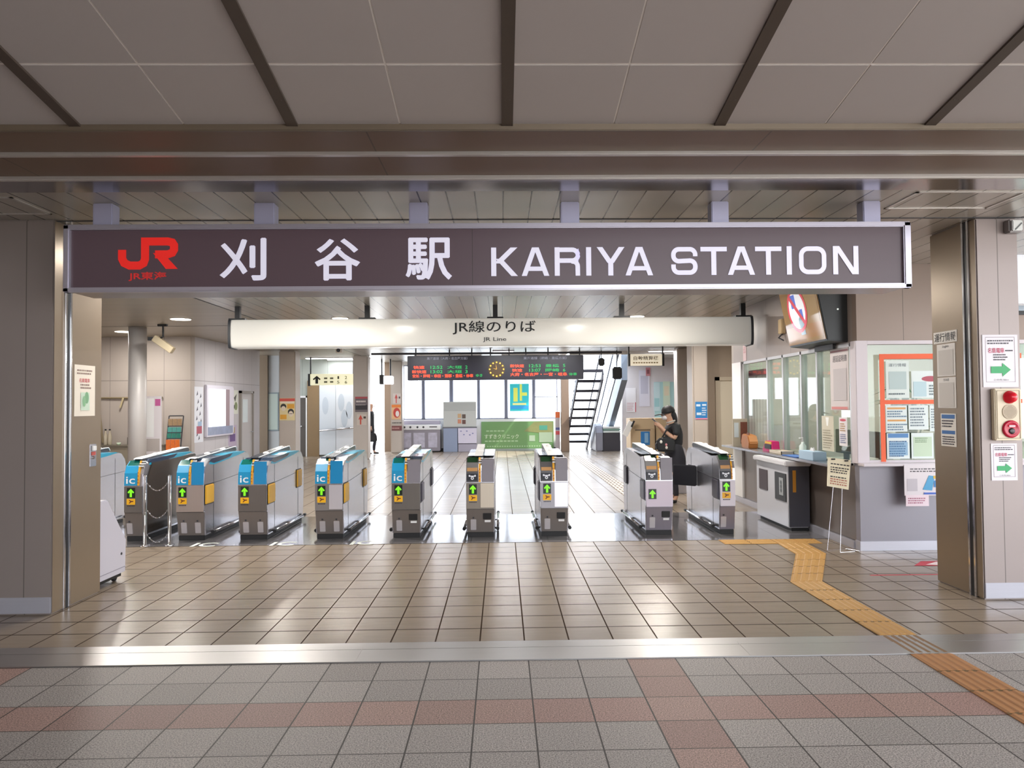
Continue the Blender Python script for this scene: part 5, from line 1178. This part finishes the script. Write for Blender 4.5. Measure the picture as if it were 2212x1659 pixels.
for x in (a.x - .08, b.x - .08):
    bm = nbm(); tube(bm, [(x, 24.1, a.z - .02), (x, 24.1, ZC)], .025); obj('hanger', bm, M['black'], t)
# ---- below the far windows
t = thing('recycling_bin', 'long grey recycling bin bank with white slotted lid below the far left window', 'bin', (-2.75, 25.7, 0))
obj('bin_body', B(-3.42, -2.10, 25.45, 25.95, .04, .76), mat('8f8a94', .45), t, .01); obj('lid', B(-3.44, -2.08, 25.42, 25.96, .76, .93), mat('eff1f4', .35), t, .015); obj('hood', B(-3.40, -2.12, 25.7, 25.96, .93, 1.05), mat('a59fac', .4), t, .02); obj('foot', B(-3.38, -2.14, 25.5, 25.9, 0, .04), M['rubber'], t)
for x in (-3.30, -3.10, -2.86, -2.66):
    bm = nbm(); lathe(bm, [(.035, 0), (.03, .01)], (x, 25.412, .85), 14, 'y'); obj('bin_hole', bm, M['dark'], t)
obj('paper_slot', B(-2.46, -2.2, 25.412, 25.425, .84, .87), M['black'], t)
for x0, x1 in ((-3.36, -3.08), (-3.0, -2.62), (-2.5, -2.2)): obj('bag_window', B(x0, x1, 25.44, 25.452, .16, .66), mat('b9b6c6', .3, noise=.35, nscale=9), t)
t = thing('notice_display', 'grey noticeboard on a steel base between the bins and the green advert', 'noticeboard', (-1.43, 25.6, 0))
obj('board', B(-2.0, -.88, 25.58, 25.64, .84, 1.70), mat('c4c8c6', .5), t, .01); obj('board_rail', B(-2.02, -.86, 25.55, 25.66, .80, .84), mat('6a6a72', .4), t)
bm = nbm()
for k in range(6): box(bm, -1.97, -.9, 25.574, 25.58, 1.62 - .045 * k, 1.635 - .045 * k)
obj('ruled_lines', bm, mat('a2a8a8', .5), t)
for x, z, c in ((-1.45, 1.22, 'c9a982'), (-1.30, 1.20, '5f5048'), (-1.45, 1.03, 'c98a70'), (-1.30, 1.01, '6a4a44')): obj('photo_print', B(x - .06, x + .06, 25.572, 25.58, z - .07, z + .07), mat(c, .4), t)
obj('steel_base', B(-2.0, -1.52, 25.55, 25.9, 0, .80), mat('93a0ba', .35, .3), t, .008); obj('white_box', B(-1.50, -.87, 25.52, 25.9, .28, .80), mat('d6d2e4', .4), t, .008); obj('grey_box', B(-1.50, -.87, 25.54, 25.9, 0, .26), mat('a9a5b4', .4), t, .008)
bm = nbm()
for x, z in ((-1.4, .7), (-1.2, .7), (-1.3, .58), (-1.1, .57), (-1.0, .62)): flat(bm, frame('front', Vector((x, 25.518, z))), rect(0, 0, .05, .035), .001)
obj('blue_print', bm, mat('7a7fb0', .5), t)
t = thing('advert_board', 'green clinic advertising board below the far windows', 'advertisement', (.54, 25.95, 0))
obj('board', B(-.72, 1.77, 25.9, 25.99, .06, 1.0), mat('6f9a62', .4, noise=.06, nscale=2), t, .006); obj('frame_rail', B(-.74, 1.79, 25.89, 25.99, 0, .07), mat('8f9a94', .3, .6), t)
fa = frame('front', Vector((0, 25.897, 0)))
bm = nbm(); add_text(bm, 'すずきクリニック', fa, -.02, .49, 1, .002, .01, 1, (1.18, .155)); obj('lettering', bm, mat('cfe0c2', .5), t)
bm = nbm()
for k in range(9): flat(bm, fa, rect(-.55 + .13 * k, .33, .10, .045), .002)
for k in range(5): flat(bm, fa, rect(-.5 + .13 * k, .68, .10, .04), .002)
for k in range(26): flat(bm, fa, rect(-.5 + .085 * k, .15, .05, .035), .002)
obj('small_lettering', bm, mat('a9c79c', .5), t)
bm = nbm(); flat(bm, fa, [(.75, .66), (1.75, .55), (1.75, .98), (1.1, .98)], .0015); obj('photo_area', bm, mat('8a8f5c', .4, noise=.2, nscale=5), t)
bm = nbm(); flat(bm, fa, rect(1.42, .78, .28, .16), .003); obj('teal_area', bm, mat('4f9a84', .4), t); bm = nbm(); flat(bm, fa, rect(1.5, .45, .46, .34), .003); obj('map_area', bm, mat('a3b79c', .4), t)
bm = nbm(); flat(bm, fa, rect(1.03, .42, .2, .2), .003); obj('code_area', bm, mat('a9bda2', .4), t)
def pane_poster(label, px0, px1, py0, py1, col, els): return col_sheet(label, px0, px1, py0, py1, 25.99, col, els, emit=.5)
pane_poster('teal and yellow poster hanging in the far window', 1101, 1143, 829, 888, '2bb0ba', [('yellow_print', 'c9d25e', 'rect', -.2, .1, .22, .5), ('yellow_print', 'c9d25e', 'rect', .08, .18, .12, .6), ('yellow_print', 'c9d25e', 'rect', .25, .12, .3, .12), ('yellow_print', 'd9d88c', 'rect', .0, -.24, .7, .07), ('blue_band', '2f8fc8', 'rect', 0, -.36, .96, .12)])
t = thing('notice_post', 'slim notice post with orange head and red and blue labels beside the green advert', 'notice post', (1.87, 25.3, 0))
obj('post', B(1.80, 1.95, 25.3, 25.36, 0, 1.33), mat('b9b0b4', .4), t, .006); obj('orange_head', B(1.795, 1.955, 25.292, 25.302, 1.13, 1.33), mat('e0703c', .4), t); obj('red_label', B(1.80, 1.95, 25.293, 25.302, .56, .68), mat('d0565a', .4), t); obj('blue_label', B(1.80, 1.95, 25.293, 25.302, .72, .80), mat('5a5f96', .4), t); obj('base', B(1.76, 1.99, 25.2, 25.45, 0, .03), M['dark'], t)
# ---- right background: fare adjustment machines, their sign
for lab, x0, x1, y0, blue in (('beige fare adjustment machine with a blue label', 3.43, 4.08, 20.0, True), ('beige fare adjustment machine without blue label, partly behind the person', 4.12, 4.65, 20.0, False)):
    t = thing('fare_machine', lab, 'ticket machine', ((x0 + x1) / 2, y0, 0), 'fare adjustment machines')
    bm = nbm(); prism(bm, [(y0, 0), (y0, .92), (y0 + .12, 1.19), (y0 + .7, 1.19), (y0 + .7, 0)], 'x', x0, x1); obj('casing', bm, mat('c2a987', .45), t, .01); obj('plinth', B(x0 - .01, x1 + .01, y0 - .01, y0 + .71, 0, .08), M['dark'], t)
    obj('front_door', B(x0 + .05, x1 - .05, y0 - .004, y0, .12, .90), mat('c9b08c', .4), t, .004); obj('slot_panel', B(x0 + .12, x1 - .12, y0 - .006, y0, .86, .90), mat('7d6c58', .4), t)
    if blue:
        p_ = obj('blue_label', B(3.70, 3.94, y0 - .009, y0 - .004, .48, .84), mat('2f7fc4', .4), t); obj('label_print', B(3.80, 3.90, y0 - .011, y0 - .009, .54, .80), mat('8fbce0', .4), p_)
t = thing('paper_bundle', 'white paper sheets clipped to the left side of the fare adjustment machine', 'papers', (3.3, 19.9, .8))
bm = nbm(); prism(bm, [(3.20, .78), (3.33, .70), (3.52, 1.08), (3.38, 1.14)], 'y', 19.93, 19.96); obj('sheets', bm, mat('f3f3f0', .5), t); bm = nbm(); prism(bm, [(3.42, .98), (3.46, .95), (3.54, 1.12), (3.50, 1.14)], 'y', 19.92, 19.99); obj('clip', bm, M['black'], t)
t = thing('machine_sign', 'hanging cream fare adjustment machine sign with black end caps', 'sign', (3.47, 18, 2.5))
obj('box', B(3.09, 3.86, 17.95, 18.05, 2.505, 2.775), mat('f4ead2', .4, 0, .5), t, .006)
for x in (3.04, 3.86): obj('end_cap', B(x, x + .05, 17.93, 18.07, 2.49, 2.79), M['black'], t); obj('hanger', B(x + .01, x + .04, 17.98, 18.02, 2.78, ZC), M['black'], t)
bm = nbm(); add_text(bm, '自動精算機', frame('front', Vector((3.47, 17.947, 2.68))), 0, 0, 1, .002, .01, 1, (.60, .10)); obj('lettering', bm, mat('5a4a3a', .5), t)
bm = nbm()
for k in range(10): flat(bm, frame('front', Vector((3.18 + .062 * k, 17.947, 2.57))), rect(0, 0, .045, .03), .002)
obj('small_lettering', bm, mat('a8957a', .5), t)
for px, py, lab in ((1299, 782, 'black pendant speaker hanging before the stairs, left one'), (1333, 806, 'larger black pendant speaker hanging before the stairs, right one')):
    a = at(px, py, Y=20.9); big = px > 1310; s = .13 if big else .085
    t = thing('pendant_speaker', lab, 'speaker', (a.x, 20.9, a.z), 'pendant speakers')
    obj('cabinet', B(a.x - s, a.x + s, 20.82, 20.98, a.z - s * 1.3, a.z + s * 1.3), M['black'], t, .03); bm = nbm(); tube(bm, [(a.x, 20.9, a.z), (a.x, 20.9, ZC)], .014); obj('rod', bm, M['black'], t)
col_sheet('tall pale poster on the far right wall left of the person', 1352, 1374, 838, 890, 24.98, 'f0ecee', [('red_strip', 'c04a5a', 'rect', .46, -.3, .08, .4), ('pink_print', 'dcb6bc', 'lines', -.4, .3, -.45, -.1, 5)])
col_sheet('large lavender white poster on the far right wall above the machines', 1380, 1404, 800, 878, 24.98, 'dfdce8', [('grey_print', 'c4c2d2', 'rect', 0, .1, .7, .5)])
col_sheet('pale teal glass advert on the far right wall behind the cap wearing person', 1412, 1426, 826, 888, 24.96, 'cde6ea', [('teal_band', 'a3d2d6', 'rect', 0, -.2, .8, .3)])
col_sheet('pale green advert next to the rear column', 1432, 1448, 824, 892, 24.95, 'd6e6cf', [('cream_area', 'e6dcc0', 'rect', 0, .2, .7, .3)])
col_sheet('small red square sign on the far right wall', 1395, 1405, 794, 812, 24.97, 'c9868c', [('dark_print', '8a5058', 'rect', 0, 0, .6, .5)])
# grey partition by the last aisle
bm = nbm(); prism(bm, [(2.93, 0), (3.28, 0), (3.28, .70), (3.22, .80), (3.02, .80), (2.93, .70)], 'y', 13.2, 13.3); o = obj('partition_panel', bm, mat('a29ea2', .4, .2), None, .012); tag(o, 'low grey rounded partition panel behind the last aisle', 'partition')

# escalator end beside the stair
t = thing('escalator', 'grey rounded escalator end with striped landing box at the foot of the far stairs', 'escalator', (3.4, 25.6, 0))
bm = nbm(); prism(bm, [(25.0, 0), (25.0, .62), (25.12, .84), (25.35, .92), (26.6, .92), (26.6, 0)], 'x', 3.12, 3.36); obj('newel', bm, mat('8d8d98', .4), t, .03)
obj('landing_box', B(3.38, 3.96, 25.1, 26.6, 0, .62), mat('3d3b42', .45), t, .01)
for k, c in enumerate(('dfe9e4', '7f9f92', 'eef2f0')): obj('stripe', B(3.38, 3.96, 25.08, 26.5, .62 + .07 * k, .68 + .07 * k), mat(c, .4), t)

# ================================================================== PEOPLE
def skin(name, verts, edges, m, parent=None, level=2, origin=Vector((0, 0, 0))):
    """one continuous surface grown along joints; verts = (x, y, z, radius or (rx, ry))"""
    me = bpy.data.meshes.new(name); me.from_pydata([v[:3] for v in verts], edges, []); o = bpy.data.objects.new(name, me); COL.objects.link(o)
    md = o.modifiers.new('s', 'SKIN'); md.use_smooth_shade = True
    for i, v in enumerate(verts):
        r = v[3]; d = me.skin_vertices[0].data[i]; d.radius = r if isinstance(r, tuple) else (r, r); d.use_root = (i == 0)
    sb = o.modifiers.new('b', 'SUBSURF'); sb.levels = level; sb.render_levels = level
    dg = bpy.context.evaluated_depsgraph_get(); nm = bpy.data.meshes.new_from_object(o.evaluated_get(dg))
    bpy.data.objects.remove(o); bpy.data.meshes.remove(me)
    nm.materials.clear(); nm.materials.append(m)
    for p in nm.polygons: p.use_smooth = True
    nm.transform(Matrix.Translation(-(ORG[parent.name] if parent else Vector((0, 0, 0)))))
    ob = bpy.data.objects.new(name, nm); COL.objects.link(ob)
    if parent: ob.parent = parent; ORG[ob.name] = ORG[parent.name]
    return ob
def chain(V, E, start, pts):
    k = start
    for p in pts: V.append(p); E.append((k, len(V) - 1)); k = len(V) - 1
    return k
SKN = mat('c99e86', .5); BLK = mat('1d1d22', .7, noise=.1); NVY = mat('23222c', .7); 
# the waiting person: faces left, head bent over a phone, back against the column side
px_, py_ = 2.72, 12.0
root = thing('person', 'person in black cap and black clothes looking down at a phone behind the last gates', 'person', (px_, py_, 0))
V = [(px_ + .02, py_, .80, (.12, .14))]; E = []
s1 = chain(V, E, 0, [(px_ + .03, py_, .95, (.105, .125)), (px_ + .03, py_, 1.10, (.115, .145)), (px_ + .02, py_, 1.22, (.095, .13))])
nk = chain(V, E, s1, [(px_ - .015, py_, 1.295, .05)])
hd = chain(V, E, nk, [(px_ - .05, py_, 1.36, (.075, .068)), (px_ - .065, py_, 1.43, (.092, .078)), (px_ - .06, py_, 1.485, (.078, .07))])
for s in (-1, 1):           # arms: upper arm down, forearm forward and up to the phone
    sh = chain(V, E, s1, [(px_ + .02, py_ + s * .155, 1.215, .048), (px_ + .03, py_ + s * .185, 1.15, .044), (px_ + .0, py_ + s * .20, 1.03, .038), (px_ - .10, py_ + s * .13, 1.12, .032), (px_ - .185, py_ + s * .06, 1.215, .024)])
    pm = chain(V, E, sh, [(px_ - .215, py_ + s * .045, 1.245, .026), (px_ - .235, py_ + s * .038, 1.262, .020)])
    hb = Vector(V[pm][:3])
    for j, (a, l) in enumerate(((-.020, .055), (-.006, .062), (.008, .058), (.021, .045))):   # four curled fingers
        b0 = hb + Vector((-.006, s * .004, a)); chain(V, E, pm, [(b0.x - .012, b0.y, b0.z, .0085), (b0.x - .03, b0.y - s * .012, b0.z + .012, .008), (b0.x - .03, b0.y - s * (l - .012), b0.z + .016, .007)])
    chain(V, E, sh, [(px_ - .20, py_ + s * .022, 1.262, .010), (px_ - .222, py_ + s * .008, 1.29, .009)])  # thumb
for s in (-1, 1):
    chain(V, E, 0, [(px_ + .02, py_ + s * .085, .72, (.085, .08)), (px_ - .01, py_ + s * .085, .43, .052), (px_ + .03, py_ + s * .085, .24, .046), (px_ + .04, py_ + s * .085, .085, .034), (px_ - .03, py_ + s * .09, .035, .032), (px_ - .12, py_ + s * .095, .028, .024)])
body = skin('body', V, E, SKN, root)
# face: nose, eyes, ears, white mask
def part_sphere(nm, c, r, m, sc=(1, 1, 1), par=body):
    bm = nbm(); sphere(bm, c, r, *sc); return obj(nm, bm, m, par, 0, True)
part_sphere('nose', (px_ - .155, py_, 1.405), .016, SKN, (1, .8, 1.3))
for s in (-1, 1): part_sphere('eye', (px_ - .142, py_ + s * .03, 1.43), .011, M['black'], (.6, 1.2, .7)); part_sphere('ear', (px_ - .045, py_ + s * .078, 1.415), .022, SKN, (.8, .4, 1.3))
bm = nbm(); sphere(bm, (px_ - .105, py_, 1.368), .064, .85, .95, .75); obj('face_mask', bm, mat('e3dfe0', .7), body, 0, True)
# hair, cap
H = [(px_ - .035, py_, 1.445, (.092, .088))]; HE = []
chain(H, HE, 0, [(px_ + .02, py_, 1.40, (.06, .075)), (px_ + .045, py_, 1.33, (.05, .06)), (px_ + .05, py_, 1.25, (.035, .045))]); skin('hair', H, HE, mat('17151a', .5), root)
bm = nbm(); lathe(bm, [(.108, -.028), (.110, .0), (.100, .045), (.07, .08), (.02, .095), (.004, .096)], (0, 0, 0), 24); bmesh.ops.transform(bm, matrix=Matrix.Translation((px_ - .055, py_, 1.465)) @ Matrix.Rotation(math.radians(-14), 4, 'Y'), verts=bm.verts[:]); cp = obj('cap', bm, mat('121216', .6), root, 0, True)
bm = nbm(); prof = [(-.04 - .15 * math.cos(a) if abs(a) < PI / 2 else 0, .088 * math.sin(a)) for a in [(-PI / 2 + PI * k / 12) for k in range(13)]]
prism(bm, prof, 'z', -.006, .006); bmesh.ops.transform(bm, matrix=Matrix.Translation((px_ - .09, py_, 1.438)) @ Matrix.Rotation(math.radians(-12), 4, 'Y'), verts=bm.verts[:]); obj('brim', bm, mat('121216', .6), cp, .003)
bm = nbm(); sphere(bm, (px_ - .05, py_, 1.56), .008); obj('cap_button', bm, mat('121216', .6), cp)
# shirt with short sleeves, pale collar, skirt, shoes
V = [(px_ + .03, py_, .86, (.135, .155))]; E = []
s1 = chain(V, E, 0, [(px_ + .035, py_, 1.0, (.128, .15)), (px_ + .03, py_, 1.12, (.132, .165)), (px_ + .02, py_, 1.225, (.105, .145)), (px_ + .0, py_, 1.275, (.065, .07))])
for s in (-1, 1): chain(V, E, 3, [(px_ + .02, py_ + s * .165, 1.215, .066), (px_ + .03, py_ + s * .20, 1.15, .064), (px_ + .01, py_ + s * .21, 1.075, .060)])
skin('shirt', V, E, BLK, root)
bm = nbm(); tube(bm, [(px_ - .01 + .062 * math.cos(a), py_ + .068 * math.sin(a), 1.30 + .02 * math.cos(a)) for a in (2 * PI * k / 20 for k in range(20))], .014, 8, True); obj('collar', bm, mat('b9b4ae', .6), root, 0, True)
V = [(px_ + .03, py_, .99, (.12, .145))]; E = []
chain(V, E, 0, [(px_ + .03, py_, .84, (.165, .17)), (px_ + .05, py_, .68, (.19, .175)), (px_ + .06, py_, .50, (.185, .17)), (px_ + .06, py_, .42, (.18, .165))]); skin('skirt', V, E, NVY, root)
for s in (-1, 1):
    V = [(px_ + .035, py_ + s * .085, .60, .08)]; E = []; chain(V, E, 0, [(px_ + .0, py_ + s * .085, .42, .058), (px_ + .03, py_ + s * .085, .24, .052), (px_ + .04, py_ + s * .085, .10, .04)]); skin('legging', V, E, NVY, root)
    V = [(px_ + .05, py_ + s * .085, .042, .036)]; E = []; chain(V, E, 0, [(px_ - .03, py_ + s * .09, .038, .038), (px_ - .13, py_ + s * .095, .034, .030)]); skin('shoe', V, E, M['rubber'], root)
# phone and shoulder bag
t = thing('phone', 'dark phone held up in the hands of the person in the black cap', 'phone', (2.47, 12.0, 1.27))
bm = nbm(); v = box(bm, -.006, .006, -.036, .036, -.075, .075); bmesh.ops.transform(bm, matrix=Matrix.Translation((px_ - .262, py_, 1.30)) @ Matrix.Rotation(math.radians(-48), 4, 'Y'), verts=bm.verts[:]); ph = obj('phone_body', bm, M['black'], t, .004)
bm = nbm(); v = box(bm, .006, .0075, -.032, .032, -.068, .068); bmesh.ops.transform(bm, matrix=Matrix.Translation((px_ - .262, py_, 1.30)) @ Matrix.Rotation(math.radians(-48), 4, 'Y'), verts=bm.verts[:]); obj('phone_screen', bm, mat('8fa0b8', .2, 0, .3), t)
t = thing('shoulder_bag', 'black shoulder bag with pale charms hanging in front of the person in the cap', 'bag', (2.55, 11.86, .95))
bm = nbm(); prism(bm, [(2.42, .84), (2.70, .82), (2.73, .98), (2.66, 1.06), (2.50, 1.07), (2.40, .98)], 'y', 11.72, 11.83); obj('bag_body', bm, mat('18181c', .6, noise=.2), t, .03, False, 3)
bm = nbm(); tube(bm, [(2.52, 11.80, 1.05), (2.60, 11.82, 1.18), (2.72, 11.84, 1.27), (2.82, 11.88, 1.25), (2.86, 11.95, 1.15), (2.80, 11.90, 1.03), (2.68, 11.80, 1.0)], .012, 8); obj('strap', bm, mat('18181c', .6), t, 0, True)
for (x, z, r, c) in ((2.485, .99, .022, 'e6e2dc'), (2.565, .945, .018, 'd0888c'), (2.57, .90, .02, 'e3d6d0')):
    bm = nbm(); sphere(bm, (x, 11.715, z), r, 1, .5, 1.2); obj('charm', bm, mat(c, .5), t, 0, True)
# far passer-by half behind the middle column
qx, qy = -4.30, 24.6
root2 = thing('person', 'person in dark coat walking past far away, mostly hidden behind the middle column', 'person', (qx, qy, 0))
V = [(qx, qy, .86, (.11, .14))]; E = []
s1 = chain(V, E, 0, [(qx, qy, 1.06, (.10, .13)), (qx + .01, qy, 1.30, (.11, .15)), (qx + .01, qy, 1.38, (.09, .13))])
chain(V, E, s1, [(qx + .015, qy, 1.45, .05), (qx + .02, qy, 1.52, (.072, .066)), (qx + .025, qy, 1.60, (.088, .074)), (qx + .02, qy, 1.66, (.07, .06))])
for s in (-1, 1):
    sh = chain(V, E, s1, [(qx + .01, qy + s * .16, 1.36, .05), (qx - s * .03, qy + s * .20, 1.12, .042), (qx - s * .02 + .03, qy + s * .20, .90, .03), (qx - s * .02 + .04, qy + s * .19, .83, .028)])
    for j in range(4): chain(V, E, sh, [(qx - s * .02 + .025 + .012 * j, qy + s * .19, .795, .0085), (qx - s * .02 + .03 + .012 * j, qy + s * .175, .75 + .008 * abs(j - 1), .0075)])
    chain(V, E, sh, [(qx - s * .02 + .07, qy + s * .18, .80, .0095), (qx - s * .02 + .075, qy + s * .17, .77, .0085)])
    chain(V, E, 0, [(qx + s * .03, qy + s * .085, .76, .085), (qx + s * .14, qy + s * .085, .46, .056), (qx + s * .10, qy + s * .085, .26, .048), (qx + s * .10, qy + s * .085, .09, .034), (qx + s * .10 + .07, qy + s * .085, .04, .032), (qx + s * .10 + .15, qy + s * .085, .03, .024)])
b2 = skin('body', V, E, SKN, root2)
part_sphere('nose', (qx + .115, qy, 1.57), .016, SKN, (1, .8, 1.3), b2)
for s in (-1, 1): part_sphere('eye', (qx + .10, qy + s * .03, 1.60), .01, M['black'], (.6, 1.2, .7), b2)
H = [(qx + .0, qy, 1.64, (.088, .084))]; HE = []; chain(H, HE, 0, [(qx - .05, qy, 1.56, (.05, .07)), (qx - .06, qy, 1.48, (.04, .06))]); skin('hair', H, HE, mat('17151a', .5), root2)
V = [(qx, qy, .62, (.17, .19))]; E = []
s1 = chain(V, E, 0, [(qx, qy, .86, (.14, .165)), (qx, qy, 1.08, (.125, .155)), (qx + .01, qy, 1.30, (.135, .175)), (qx + .01, qy, 1.40, (.10, .13))])
for s in (-1, 1): chain(V, E, 3, [(qx + .01, qy + s * .17, 1.36, .066), (qx - s * .03, qy + s * .205, 1.12, .058), (qx - s * .02 + .03, qy + s * .205, .91, .048)])
skin('coat', V, E, mat('16161c', .7), root2)
for s in (-1, 1):
    V = [(qx + s * .05, qy + s * .085, .66, .075)]; E = []; chain(V, E, 0, [(qx + s * .14, qy + s * .085, .46, .064), (qx + s * .10, qy + s * .085, .26, .056), (qx + s * .10, qy + s * .085, .11, .045)]); skin('trousers', V, E, NVY, root2)
    V = [(qx + s * .10 - .02, qy + s * .085, .045, .036)]; E = []; chain(V, E, 0, [(qx + s * .10 + .06, qy + s * .085, .042, .038), (qx + s * .10 + .16, qy + s * .085, .036, .03)]); skin('shoe', V, E, M['rubber'], root2)
t = thing('handbag', 'small black handbag carried by the far person behind the middle column', 'bag', (qx + .1, qy - .25, .6))
bm = nbm(); prism(bm, [(qx - .06, .42), (qx + .26, .42), (qx + .24, .66), (qx + .18, .72), (qx - .0, .72), (qx - .05, .66)], 'y', qy - .28, qy - .18); obj('bag_body', bm, M['black'], t, .03)
bm = nbm(); tube(bm, [(qx + .02, qy - .22, .71), (qx + .05, qy - .21, .80), (qx + .09, qy - .21, .80), (qx + .13, qy - .22, .71)], .01, 8); obj('bag_handle', bm, M['black'], t, 0, True)
